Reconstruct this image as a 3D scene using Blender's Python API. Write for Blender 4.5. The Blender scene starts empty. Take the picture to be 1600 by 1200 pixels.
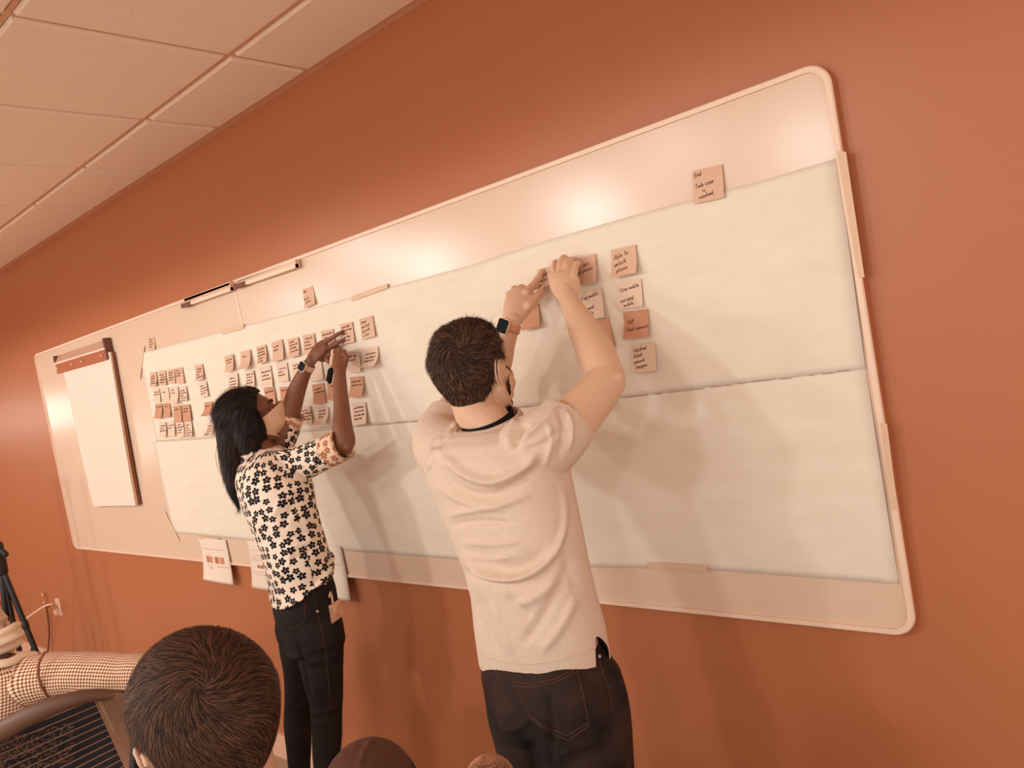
import bpy, bmesh, math, random
import numpy as np
from mathutils import Vector, Matrix
from mathutils.bvhtree import BVHTree
random.seed(7); np.random.seed(7)
SC = bpy.context.scene
COL = SC.collection
# ------------------------------------------------------------------ camera
FPX = 1205.0
CAMP = np.array([0.0, -1.717, 1.66])
RW = np.array([[0.74583761, -0.10108422, -0.65841342],
               [0.64231848, -0.15276499, 0.75105913],
               [-0.17650275, -0.98307926, -0.04900962]])   # world = RW @ (right, down, forward)
cd = bpy.data.cameras.new('camera'); cam = bpy.data.objects.new('camera', cd); COL.objects.link(cam)
M = Matrix.Identity(4)
for i in range(3):
    M[i][0] = RW[i, 0]; M[i][1] = -RW[i, 1]; M[i][2] = -RW[i, 2]; M[i][3] = CAMP[i]
cam.matrix_world = M
cd.sensor_width = 36.0; cd.lens = FPX / 1600 * 36.0; cd.clip_start = 0.05
SC.camera = cam
# ------------------------------------------------------------------ world, lamps, exposure
W = bpy.data.worlds.new('world'); SC.world = W; W.use_nodes = True
bg = W.node_tree.nodes['Background']; bg.inputs[0].default_value = (1.0, 0.96, 0.91, 1); bg.inputs[1].default_value = 1.5
SC.view_settings.view_transform = 'Standard'; SC.view_settings.look = 'None'
SC.view_settings.gamma = 1.0; SC.view_settings.use_curve_mapping = False
SC.view_settings.exposure = 0.05
CEIL = 2.705
def spot(x, y, e, r=0.15, size=170.5, blend=0.05):
    l = bpy.data.lights.new('downlight', 'SPOT'); l.energy = e; l.shadow_soft_size = r
    l.spot_size = math.radians(size); l.spot_blend = blend; l.color = (0.94, 1.0, 1.0)
    o = bpy.data.objects.new('downlight', l); COL.objects.link(o); o.location = (x, y, CEIL - 0.03)
for x, e in ((-1.72, 98), (-3.55, 175), (-5.5, 165), (-7.6, 112), (0.3, 66)):
    spot(x, -3.72, e)
spot(-4.75, -2.3, 35, 0.2); spot(-2.05, -2.45, 28, 0.2)
# ------------------------------------------------------------------ helpers
def ray(px, py):
    return RW @ np.array([px - 800.0, py - 600.0, FPX])
def P(px, py, d):
    """world point seen at pixel (px,py) whose distance from the camera, measured at right angles to the wall, is d"""
    r = ray(px, py); return CAMP + r * (d / r[1])
def PL(px, py, L):
    return CAMP + ray(px, py) * (L / FPX)
def proj(V):
    V = np.atleast_2d(V); c = (V - CAMP) @ RW
    return np.stack([800 + FPX * c[:, 0] / c[:, 2], 600 + FPX * c[:, 1] / c[:, 2]], 1), c[:, 2]
def depthL(p):
    return float(((np.asarray(p) - CAMP) @ RW)[2])
def lin(c):
    c = c / 255.0
    return c / 12.92 if c <= 0.04045 else ((c + 0.055) / 1.055) ** 2.4
def rgb(c): return (lin(c[0]), lin(c[1]), lin(c[2]), 1)
MATS = {}
def mat(name, c, rough=0.7, spec=0.3, var=None, bump=None, metal=0.0, coat=0.0, trans=0.0, sheen=0.0, stretch=(1, 1, 1)):
    """c colour; var=(scale, second colour, strength); bump=(scale, strength, distance)"""
    if name in MATS: return MATS[name]
    m = bpy.data.materials.new(name); m.use_nodes = True; nt = m.node_tree; N = nt.nodes; Lk = nt.links
    b = N['Principled BSDF']; b.inputs['Base Color'].default_value = rgb(c)
    b.inputs['Roughness'].default_value = rough; b.inputs['Specular IOR Level'].default_value = spec
    b.inputs['Metallic'].default_value = metal; b.inputs['Coat Weight'].default_value = coat
    b.inputs['Transmission Weight'].default_value = trans; b.inputs['Sheen Weight'].default_value = sheen
    tc = N.new('ShaderNodeTexCoord'); mp = N.new('ShaderNodeMapping'); mp.inputs['Scale'].default_value = stretch
    Lk.new(tc.outputs['Object'], mp.inputs['Vector'])
    if var:
        n = N.new('ShaderNodeTexNoise'); n.inputs['Scale'].default_value = var[0]; n.inputs['Detail'].default_value = 5
        Lk.new(mp.outputs[0], n.inputs['Vector'])
        r = N.new('ShaderNodeValToRGB'); r.color_ramp.elements[0].position = 0.5 - 0.5 * var[2]; r.color_ramp.elements[1].position = 0.5 + 0.5 * var[2]
        r.color_ramp.elements[0].color = rgb(var[1]); r.color_ramp.elements[1].color = rgb(c)
        Lk.new(n.outputs['Fac'], r.inputs[0]); Lk.new(r.outputs[0], b.inputs['Base Color'])
    if bump:
        n = N.new('ShaderNodeTexNoise'); n.inputs['Scale'].default_value = bump[0]; n.inputs['Detail'].default_value = 4
        Lk.new(mp.outputs[0], n.inputs['Vector'])
        bp = N.new('ShaderNodeBump'); bp.inputs['Strength'].default_value = bump[1]; bp.inputs['Distance'].default_value = bump[2]
        Lk.new(n.outputs['Fac'], bp.inputs['Height']); Lk.new(bp.outputs[0], b.inputs['Normal'])
    MATS[name] = m; return m
def link(name, me, parent=None, loc=None):
    o = bpy.data.objects.new(name, me); COL.objects.link(o)
    if parent is not None:
        o.parent = parent
        o.matrix_parent_inverse = Matrix.Translation(-Vector(parent.location))
    return o
def mk(name, V, F, m, parent=None, smooth=False, uv=None):
    """one mesh object; vertices in world metres"""
    me = bpy.data.meshes.new(name)
    me.from_pydata([tuple(map(float, v)) for v in V], [], [tuple(map(int, f)) for f in F])
    if m is not None: me.materials.append(m)
    if uv is not None:
        ul = me.uv_layers.new(name='UVMap')
        for lp in me.loops: ul.data[lp.index].uv = uv[lp.vertex_index]
    me.update()
    if smooth: me.polygons.foreach_set('use_smooth', [True] * len(me.polygons))
    return link(name, me, parent)
def empty(name, loc):
    o = bpy.data.objects.new(name, None); COL.objects.link(o); o.location = tuple(map(float, loc)); o.empty_display_size = 0.1
    return o
def tag(o, label=None, cat=None, group=None, kind=None):
    if label: o['label'] = label
    if cat: o['category'] = cat
    if group: o['group'] = group
    if kind: o['kind'] = kind
    return o
def box(x0, x1, y0, y1, z0, z1):
    V = [(x, y, z) for z in (z0, z1) for y in (y0, y1) for x in (x0, x1)]
    F = [(0, 2, 3, 1), (4, 5, 7, 6), (0, 1, 5, 4), (1, 3, 7, 5), (3, 2, 6, 7), (2, 0, 4, 6)]
    return V, F
def join(*parts):
    V = []; F = []
    for v, f in parts:
        k = len(V); V += [tuple(p) for p in v]; F += [tuple(i + k for i in q) for q in f]
    return V, F
def nrm(v):
    v = np.asarray(v, float); l = np.linalg.norm(v); return v / l if l > 1e-12 else v
def frames(C):
    """parallel-transport frames along a polyline"""
    C = np.asarray(C, float); n = len(C); T = np.zeros_like(C)
    for i in range(n): T[i] = nrm(C[min(i + 1, n - 1)] - C[max(i - 1, 0)])
    ref = np.array([0, 0, 1.0]) if abs(T[0][2]) < 0.8 else np.array([0, 1.0, 0])
    U = [nrm(np.cross(ref, T[0]))]
    for i in range(1, n):
        u = U[-1] - T[i] * (U[-1] @ T[i]); U.append(nrm(u))
    U = np.array(U); Vv = np.cross(T, U)
    return T, U, Vv
def crom(A, n=4):
    """Catmull-Rom resample of rows"""
    A = np.asarray(A, float); out = []
    for i in range(len(A) - 1):
        p0 = A[max(i - 1, 0)]; p1 = A[i]; p2 = A[i + 1]; p3 = A[min(i + 2, len(A) - 1)]
        for k in range(n):
            t = k / n
            out.append(0.5 * ((2 * p1) + (-p0 + p2) * t + (2 * p0 - 5 * p1 + 4 * p2 - p3) * t * t + (-p0 + 3 * p1 - 3 * p2 + p3) * t ** 3))
    out.append(A[-1]); return np.array(out)
def tube(C, R, n=12, sub=1, dome=True, flat=None, up=None):
    """closed tube through points C with radii R; flat=(scale along up) makes the section an ellipse"""
    C = np.asarray(C, float); R = np.asarray(R, float)
    if sub > 1:
        A = crom(np.column_stack([C, R]), sub); C = A[:, :3]; R = A[:, 3]
    T, U, Vv = frames(C)
    if up is not None:
        for i in range(len(C)):
            v = nrm(np.asarray(up, float) - T[i] * (np.asarray(up, float) @ T[i])); Vv[i] = v; U[i] = np.cross(v, T[i])
    f = 1.0 if flat is None else flat
    rings = []
    if dome:
        for a in (80, 60, 35, 15):
            t = math.radians(a); rings.append((C[0] - T[0] * R[0] * math.sin(t) * min(f, 1), R[0] * math.cos(t), 0))
    for i in range(len(C)): rings.append((C[i], R[i], i))
    if dome:
        for a in (15, 35, 60, 80):
            t = math.radians(a); rings.append((C[-1] + T[-1] * R[-1] * math.sin(t) * min(f, 1), R[-1] * math.cos(t), len(C) - 1))
    V = []; F = []
    for c, r, i in rings:
        for k in range(n):
            a = 2 * math.pi * k / n
            V.append(c + U[i] * (r * math.cos(a)) + Vv[i] * (r * f * math.sin(a)))
    m = len(rings)
    for j in range(m - 1):
        for k in range(n):
            k2 = (k + 1) % n
            F.append((j * n + k, j * n + k2, (j + 1) * n + k2, (j + 1) * n + k))
    F.append(tuple(reversed(range(n)))); F.append(tuple(range((m - 1) * n, m * n)))
    return V, F
def ell(c, r, Rm=None, nu=20, nv=12):
    V = []; F = []
    Rm = np.eye(3) if Rm is None else np.asarray(Rm)
    c = np.asarray(c, float)
    for j in range(1, nv):
        t = math.pi * j / nv
        for k in range(nu):
            a = 2 * math.pi * k / nu
            V.append(c + Rm @ np.array([r[0] * math.sin(t) * math.cos(a), r[1] * math.sin(t) * math.sin(a), r[2] * math.cos(t)]))
    top = len(V); V.append(c + Rm @ np.array([0, 0, r[2]])); V.append(c - Rm @ np.array([0, 0, r[2]]))
    for j in range(nv - 2):
        for k in range(nu):
            k2 = (k + 1) % nu
            F.append((j * nu + k, (j + 1) * nu + k, (j + 1) * nu + k2, j * nu + k2))
    for k in range(nu):
        k2 = (k + 1) % nu
        F.append((top, k, k2)); F.append((top + 1, (nv - 2) * nu + k2, (nv - 2) * nu + k))
    return V, F
def loft(rings, capped=True):
    """rings: list of equal-length point lists"""
    n = len(rings[0]); V = [p for r in rings for p in r]; F = []
    for j in range(len(rings) - 1):
        for k in range(n):
            k2 = (k + 1) % n
            F.append((j * n + k, j * n + k2, (j + 1) * n + k2, (j + 1) * n + k))
    if capped:
        F.append(tuple(reversed(range(n)))); F.append(tuple(range((len(rings) - 1) * n, len(rings) * n)))
    return V, F
def oval(c, a, b, yaw=0.0, n=32, e=2.3, tilt=None):
    """horizontal super-ellipse ring: a across, b fore-aft; yaw turns the facing direction from +Y towards +X"""
    X = np.array([math.cos(yaw), -math.sin(yaw), 0]); Y = np.array([math.sin(yaw), math.cos(yaw), 0]); out = []
    for k in range(n):
        t = 2 * math.pi * k / n; cs = math.cos(t); sn = math.sin(t)
        x = math.copysign(abs(cs) ** (2 / e), cs); y = math.copysign(abs(sn) ** (2 / e), sn)
        p = np.asarray(c, float) + X * a * x + Y * b * y
        if tilt is not None: p = p + np.array([0, 0, tilt[0] * a * x + tilt[1] * b * y])
        out.append(p)
    return out
def ring_px(l, r, d, ratio=0.62, yaw=0.0, grow=1.0, **kw):
    """ring whose outline, seen from the photograph's viewpoint, reaches the two measured points"""
    A = P(l[0], l[1], d); m = P((l[0] + r[0]) / 2, (l[1] + r[1]) / 2, d)
    L = depthL(m); A = PL(l[0], l[1], L); B = PL(r[0], r[1], L)
    c = (A + B) / 2; w = np.linalg.norm(B - A) / 2
    g = nrm((m - CAMP)[:2]); v = np.array([g[1], -g[0]])
    X = np.array([math.cos(yaw), -math.sin(yaw)]); Y = np.array([math.sin(yaw), math.cos(yaw)])
    k = math.sqrt((v @ X) ** 2 + (ratio * (v @ Y)) ** 2)
    a = w / k * grow
    return oval(c, a, a * ratio, yaw, **kw)
def solid(name, parts, m, voxel=0.004, smooth=4, parent=None, fn=None, factor=0.5):
    """fuse overlapping closed shapes into one continuous surface"""
    V, F = join(*parts)
    me = bpy.data.meshes.new('tmp'); me.from_pydata([tuple(map(float, v)) for v in V], [], F); me.update()
    o = bpy.data.objects.new('tmp', me); COL.objects.link(o)
    r = o.modifiers.new('r', 'REMESH'); r.mode = 'VOXEL'; r.voxel_size = voxel
    if smooth:
        s = o.modifiers.new('s', 'SMOOTH'); s.iterations = smooth; s.factor = factor
    dg = bpy.context.evaluated_depsgraph_get(); dg.update()
    nm = bpy.data.meshes.new_from_object(o.evaluated_get(dg), depsgraph=dg)
    bpy.data.objects.remove(o); bpy.data.meshes.remove(me)
    nm.name = name; nm.materials.clear(); nm.materials.append(m)
    if fn is not None:
        n = len(nm.vertices); co = np.empty(n * 3); nm.vertices.foreach_get('co', co); co = co.reshape(-1, 3)
        no = np.empty(n * 3); nm.vertex_normals.foreach_get('vector', no); no = no.reshape(-1, 3)
        nm.vertices.foreach_set('co', fn(co, no).reshape(-1)); nm.update()
    nm.polygons.foreach_set('use_smooth', [True] * len(nm.polygons))
    return link(name, nm, parent)
def bvh(o):
    me = o.data
    return BVHTree.FromPolygons([v.co[:] for v in me.vertices], [p.vertices[:] for p in me.polygons])
def hit(tree, px, py):
    r = nrm(ray(px, py)); h = tree.ray_cast(Vector(CAMP), Vector(r))
    if h[0] is None: return None
    n = np.array(h[1]);
    if n @ r > 0: n = -n
    return np.array(h[0]), n
def densify(pts, step=3.0):
    out = []
    for a, b in zip(pts[:-1], pts[1:]):
        k = max(1, int(math.hypot(b[0] - a[0], b[1] - a[1]) / step))
        for i in range(k): out.append((a[0] + (b[0] - a[0]) * i / k, a[1] + (b[1] - a[1]) * i / k))
    out.append(pts[-1]); return out
def seam(tree, pts, w=0.0012, lift=0.0006, dash=False):
    """thin raised cord laid on a surface along measured points"""
    H = [hit(tree, *p) for p in densify(pts)]
    H = [h for h in H if h is not None]; parts = []
    segs = [[]]
    for h in H:
        if segs[-1] and np.linalg.norm(h[0] - segs[-1][-1][0]) > 0.04: segs.append([])
        segs[-1].append(h)
    for s in segs:
        if len(s) < 2: continue
        parts.append(tube([h[0] + h[1] * lift for h in s], [w] * len(s), n=5, dome=False))
    return join(*parts) if parts else ([], [])
def inpoly(x, y, poly):
    c = False; n = len(poly); j = n - 1
    for i in range(n):
        xi, yi = poly[i]; xj, yj = poly[j]
        if (yi > y) != (yj > y) and x < (xj - xi) * (y - yi) / (yj - yi) + xi: c = not c
        j = i
    return c
def folds(specs):
    """cloth folds: (points, half width px, height m) ridges (+) and valleys (-)"""
    def fn(co, no):
        q, L = proj(co); v = co - CAMP; v /= np.linalg.norm(v, axis=1)[:, None]
        face = np.clip(-(v * no).sum(1) * 2.5, 0, 1)
        disp = np.zeros(len(co))
        for pts, w, h in specs:
            pts = np.array(crom(pts, 4)) if len(pts) > 2 else np.array(pts, float)
            n = len(pts) - 1; best = np.full(len(co), 1e9); fade = np.ones(len(co))
            for i in range(n):
                a = pts[i]; b = pts[i + 1]; ab = b - a; t = ((q - a) @ ab) / max(ab @ ab, 1e-9); tc = np.clip(t, 0, 1)
                dd = np.linalg.norm(q - (a + tc[:, None] * ab), axis=1)
                s = (i + tc) / n; m = dd < best
                best = np.where(m, dd, best); fade = np.where(m, np.clip(np.minimum(s, 1 - s) * 4 + 0.12, 0, 1), fade)
            disp += h * np.exp(-(best / w) ** 2) * fade
        return co + no * (disp * face)[:, None]
    return fn
# ------------------------------------------------------------------ materials
WALL = mat('wall_paint', (184, 112, 73), 0.36, 0.3, var=(3, (181, 109, 71), 1.0), bump=(220, 0.12, 0.001))
TILE = mat('ceiling_tile', (252, 228, 206), 0.9, 0.1, var=(180, (242, 214, 190), 0.5), bump=(160, 0.5, 0.002))
TEE = mat('ceiling_tee', (222, 172, 138), 0.6, 0.2)
BOARD = mat('board_enamel', (226, 194, 168), 0.225, 0.32)
FRAME = mat('board_frame', (240, 206, 180), 0.4, 0.4)
FRAMED = mat('board_frame_edge', (196, 118, 76), 0.5, 0.3)
PAPER = mat('kraft_paper', (240, 224, 204), 0.85, 0.1, var=(7, (232, 214, 192), 0.6), bump=(5, 0.5, 0.006), stretch=(1, 1, 3.2))
TAPE = mat('masking_tape', (222, 182, 150), 0.6, 0.2, var=(40, (228, 192, 162), 1.0))
WHITEP = mat('print_paper', (238, 216, 196), 0.7, 0.2)
INK = mat('pen_ink', (96, 48, 32), 0.6, 0.2)
PRINT = mat('print_grey', (205, 165, 138), 0.7, 0.1)
BLOCK = mat('print_block', (190, 112, 78), 0.7, 0.1)
BLOCK2 = mat('print_block_pale', (206, 146, 114), 0.7, 0.1)
NMID = mat('note_mid', (222, 182, 154), 0.75, 0.15, var=(14, (216, 174, 146), 1.0))
NLIGHT = mat('note_light', (234, 204, 180), 0.75, 0.15, var=(14, (230, 196, 170), 1.0))
NDARK = mat('note_dark', (208, 154, 122), 0.75, 0.15, var=(14, (202, 146, 114), 1.0))
METAL = mat('brushed_metal', (222, 180, 150), 0.35, 0.5, metal=0.3)
DARK = mat('dark_plastic', (48, 38, 36), 0.5, 0.4)
CARPET = mat('carpet', (205, 176, 152), 0.95, 0.05, var=(300, (170, 140, 118), 0.8), bump=(400, 0.8, 0.004))
BASEB = mat('baseboard', (226, 180, 150), 0.45, 0.3)
# ------------------------------------------------------------------ structure
wall = tag(mk('wall_back', *box(-9.0, 3.2, 0, 0.12, 0, CEIL + 0.1), WALL), kind='structure')
floor = tag(mk('floor', *box(-9.0, 3.2, -6.0, 0.12, -0.1, 0), CARPET), kind='structure')
WINS = [(-1.70, -.88, 1.62, 2.02), (-2.5, -1.95, 1.05, 1.62)]
parts = [box(-9.12, -9.0, -6, -2.5, 0, CEIL + .1), box(-9.12, -9.0, -.88, .12, 0, CEIL + .1), box(-9.12, -9.0, -1.95, -1.70, 0, CEIL + .1),
         box(-9.12, -9.0, -1.70, -.88, 0, 1.62), box(-9.12, -9.0, -1.70, -.88, 2.02, CEIL + .1), box(-9.12, -9.0, -2.5, -1.95, 0, 1.05), box(-9.12, -9.0, -2.5, -1.95, 1.62, CEIL + .1)]
wl = tag(mk('wall_left', *join(*parts), WALL), kind='structure')
day = bpy.data.materials.new('daylit_pane'); day.use_nodes = True; db = day.node_tree.nodes['Principled BSDF']
db.inputs['Base Color'].default_value = (.8, .75, .7, 1); db.inputs['Emission Color'].default_value = (1, .93, .84, 1); db.inputs['Emission Strength'].default_value = 5.0
for i, (y0, y1, z0, z1) in enumerate(WINS):
    win = tag(empty('window_%d' % (i + 1), (-9.06, (y0 + y1) / 2, z0)), kind='structure')
    mk('window_frame', *join(box(-9.1, -9.0, y0, y0 + .035, z0, z1), box(-9.1, -9.0, y1 - .035, y1, z0, z1), box(-9.1, -9.0, y0, y1, z0, z0 + .035), box(-9.1, -9.0, y0, y1, z1 - .035, z1)), FRAME, win)
    mk('pane', *box(-9.09, -9.08, y0 + .03, y1 - .03, z0 + .03, z1 - .03), day, win)
bb = box(-9.0, 3.2, -0.014, 0, 0, 0.115)
tag(mk('baseboard_back', *bb, BASEB), kind='structure')
# ceiling: slab, grid of tees, tiles
ceil = tag(mk('ceiling', *box(-9.0, 3.2, -6.0, 0.12, CEIL + .06, CEIL + .16), TEE), kind='structure')
gx0 = -2.13; PX_ = 0.6096; PY_ = 0.6096; gy0 = -0.325
xs = [gx0 + k * PX_ for k in range(-11, 9)]
ys = [gy0 - k * PY_ for k in range(0, 10)]
for x in xs: mk('ceiling_tee', *box(x - .0075, x + .0075, -6, -.02, CEIL, CEIL + .03), TEE, ceil)
for y in ys: mk('ceiling_tee', *box(-9, 3.2, y - .0075, y + .0075, CEIL + .0005, CEIL + .03), TEE, ceil)
mk('wall_angle', *box(-9, 3.2, -.045, 0, CEIL - .002, CEIL + .002), TEE, ceil)
def tile_mesh(w, d):
    a = .0105; z = -.009; b = .007
    o = [(a, a), (w - a, a), (w - a, d - a), (a, d - a)]; i = [(a + b, a + b), (w - a - b, a + b), (w - a - b, d - a - b), (a + b, d - a - b)]
    V = [(x, y, .02) for x, y in o] + [(x, y, 0) for x, y in o] + [(x, y, z) for x, y in i]
    F = [(0, 1, 2, 3)] + [(k, k + 4, (k + 1) % 4 + 4, (k + 1) % 4) for k in range(4)] + [(k + 4, k + 8, (k + 1) % 4 + 8, (k + 1) % 4 + 4) for k in range(4)] + [(11, 10, 9, 8)]
    me = bpy.data.meshes.new('ceiling_tile'); me.from_pydata(V, [], F); me.materials.append(TILE); me.update(); return me
full = tile_mesh(PX_, PY_); edge = tile_mesh(PX_, abs(gy0) - .03)
for x in xs[:-1]:
    if not (-6.9 < x < 0.9): continue
    o = bpy.data.objects.new('ceiling_tile', edge); COL.objects.link(o); o.parent = ceil; o.location = (x, gy0, CEIL)
    for y in ys[:7]:
        o = bpy.data.objects.new('ceiling_tile', full); COL.objects.link(o); o.parent = ceil; o.location = (x, y - PY_, CEIL)
# ------------------------------------------------------------------ whiteboard (two panels, rounded frame)
BX0, BX1, BZ0, BZ1 = -5.285, -0.487, 1.66 - .760, 1.66 + .463
SEAM_X = P(372, 440, 1.717)[0]
board = tag(empty('whiteboard', ((BX0 + BX1) / 2, 0, BZ0)), 'long wall-mounted whiteboard with rounded corners and slim pale frame, covered in taped paper', 'whiteboard')
def rrect(x0, x1, z0, z1, r, n=8):
    out = []
    for cx, cz, a0 in ((x1 - r, z1 - r, 0), (x0 + r, z1 - r, 90), (x0 + r, z0 + r, 180), (x1 - r, z0 + r, 270)):
        for k in range(n + 1):
            a = math.radians(a0 + 90 * k / n); out.append((cx + r * math.cos(a), cz + r * math.sin(a)))
    return out
def ringy(pts, y): return [np.array([x, y, z]) for x, z in pts]
o1 = rrect(BX0, BX1, BZ0, BZ1, .05); o2 = rrect(BX0 + .003, BX1 - .003, BZ0 + .003, BZ1 - .003, .048)
i1 = rrect(BX0 + .014, BX1 - .014, BZ0 + .014, BZ1 - .014, .038)
mk('frame_edge', *loft([ringy(o1, -.001), ringy(o1, -.020), ], False), FRAMED, board, True)
mk('frame', *loft([ringy(o1, -.020), ringy(o2, -.024), ringy(i1, -.024), ringy(i1, -.018)], False), FRAME, board)
def panel(x0, x1):
    pts = [(x, z) for x, z in i1 if x0 <= x <= x1]
    if x0 > BX0 + .1: pts = [(x0, BZ1 - .014)] + [] + [] if False else pts
    return pts
left = [(x, z) for x, z in i1 if x < SEAM_X]; right = [(x, z) for x, z in i1 if x > SEAM_X]
left = [(SEAM_X - .0015, BZ1 - .014)] + left + [(SEAM_X - .0015, BZ0 + .014)]
nr = len(i1) // 4
right = right[nr:] + right[:nr]
right = sorted(right, key=lambda p: math.atan2(p[1] - (BZ0 + BZ1) / 2, p[0] - (BX1 - .3)))
right = [(SEAM_X + .0015, BZ0 + .014)] + right + [(SEAM_X + .0015, BZ1 - .014)]
right = [right[0]] + sorted([p for p in right[1:-1] if p[1] < (BZ0 + BZ1) / 2], key=lambda p: p[0] + p[1] * .5) + sorted([p for p in right[1:-1] if p[1] >= (BZ0 + BZ1) / 2], key=lambda p: p[1] * .5 - p[0]) + [right[-1]]
for pts in (left, right):
    f, b = ringy(pts, -.0185), ringy(pts, -.004)
    mk('panel', *loft([b, f]), BOARD, board)
mk('joint_strip', *box(SEAM_X - .006, SEAM_X + .006, -.0205, -.018, BZ0 + .014, BZ1 - .014), FRAME, board)
BY = -.0190   # front of the enamel
def W2(px, py, off=0.0):
    """pixel to a point lying 'off' in front of the board face"""
    return P(px, py, 1.717 + BY - off)
# ------------------------------------------------------------------ butcher paper: upper and lower sheet
def sheet(name, top, bot, off, seed, label, nx=90, nz=26, sag=.004):
    """top/bot: measured polylines left to right"""
    rng = np.random.RandomState(seed)
    T = [W2(*p) for p in top]; B = [W2(*p) for p in bot]
    def along(Q, t):
        d = [0]
        for a, b in zip(Q[:-1], Q[1:]): d.append(d[-1] + np.linalg.norm(b - a))
        s = t * d[-1]
        for i in range(len(Q) - 1):
            if s <= d[i + 1] + 1e-9: return Q[i] + (Q[i + 1] - Q[i]) * ((s - d[i]) / max(d[i + 1] - d[i], 1e-9))
        return Q[-1]
    V = []; F = []; ph = rng.rand(8) * 6
    for j in range(nz + 1):
        for i in range(nx + 1):
            t = i / nx; s = j / nz
            p = along(T, t) * (1 - s) + along(B, t) * s
            x, z = p[0], p[2]
            w = .5 + .5 * math.sin(5 * x + ph[0] + 1.5 * math.sin(3 * z + ph[1])) * math.sin(4 * z + ph[2] + 2 * math.sin(2.3 * x + ph[3]))
            w += .35 * math.sin(13 * z + 3 * x + ph[4]) * math.sin(7 * x + ph[5])
            e = min(1, 4 * min(s, 1 - s))
            V.append((x, BY - off - sag * max(w, 0) * e, z))
    for j in range(nz):
        for i in range(nx):
            a = j * (nx + 1) + i; F.append((a, a + nx + 1, a + nx + 2, a + 1))
    n = len(V); V += [(x, y + .0004, z) for x, y, z in V[:n]]
    for i in range(nx):
        F.append((i, i + 1, n + i + 1, n + i)); a = nz * (nx + 1) + i; F.append((a, n + a, n + a + 1, a + 1))
    for j in range(nz):
        a = j * (nx + 1); F.append((a, n + a, n + a + nx + 1, a + nx + 1)); a += nx; F.append((a, a + nx + 1, n + a + nx + 1, n + a))
    return tag(mk(name, V, F, PAPER, None, True), label, 'paper', 'butcher paper sheets on the whiteboard')
sheet('paper_sheet', [(240, 690), (420, 676), (560, 664), (690, 652), (820, 631), (960, 618), (1110, 600), (1352, 570)],
      [(270, 832), (420, 848), (560, 862), (740, 876), (900, 886), (1105, 890), (1405, 913)], .0008, 3,
      'lower wide sheet of pale paper taped across the whiteboard below the dashed seam')
sheet('paper_sheet', [(219, 552), (340, 520), (480, 483), (630, 443), (740, 413), (860, 374), (1000, 334), (1087, 311), (1200, 280), (1309, 247)],
      [(245, 690), (420, 680), (560, 667), (690, 656), (820, 636), (960, 623), (1110, 604), (1353, 576)], .0022, 5,
      'upper wide sheet of pale paper on the whiteboard carrying most of the sticky notes')
PY = .0085
pe = []
rs = random.Random(3)
for a, b in (((500, 668), (690, 656)), ((812, 637), (950, 623)), ((955, 624), (1350, 576))):
    q = densify([a, b], 22)
    for u, v in zip(q[:-1], q[1:]):
        if rs.random() < .2: continue
        k = rs.uniform(.45, .95); j = rs.uniform(-1, 1)
        p = W2(u[0], u[1] + j * .6, PY - .002); w = W2(u[0] + (v[0] - u[0]) * k, u[1] + (v[1] - u[1]) * k + j, PY - .002)
        pe.append(tube([p, w], [.0006, .0006], n=4, dome=False))
tag(mk('pencil_line', *join(*pe), mat('pencil_line', (190, 128, 96), .7, .1)), 'thin broken pencil line running along the seam between the paper sheets', 'drawn line', None, 'stuff')
def strip(name, pts, label, m=TAPE, off=.007, th=.0004, cat='tape'):
    Q = [W2(x, y, off) for x, y in pts]; D = np.array([0, -th, 0])
    return tag(mk(name, *loft([Q, [q + D for q in Q]]), m), label, cat, 'masking tape strips holding the paper')
strip('tape_strip', [(1308, 236), (1322, 237), (1351, 433), (1342, 434)], 'long pale tape strip on upper right edge of the paper')
strip('tape_strip', [(1376, 661), (1386, 662), (1403, 797), (1391, 798)], 'pale tape strip on lower right edge of the paper', off=.006)
strip('tape_strip', [(1012, 878), (1105, 884), (1105, 893), (1013, 888)], 'horizontal tape strip on bottom edge of the paper right of the man', off=.004)
strip('tape_strip', [(549, 463), (605, 443), (606, 450), (549, 471)], 'tape strip on top paper edge to the right of the start note')
strip('tape_strip', [(346, 516), (381, 506), (381, 513), (346, 523)], 'short tape strip on top paper edge just left of the board joint')
strip('tape_strip', [(223, 541), (226, 541), (219, 593), (215, 592)], 'slanting tape strip at upper left corner of the paper', off=.0038)
strip('tape_strip', [(254, 799), (258, 799), (281, 845), (278, 846)], 'slanting tape strip at lower left corner of the paper', off=.003)
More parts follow.
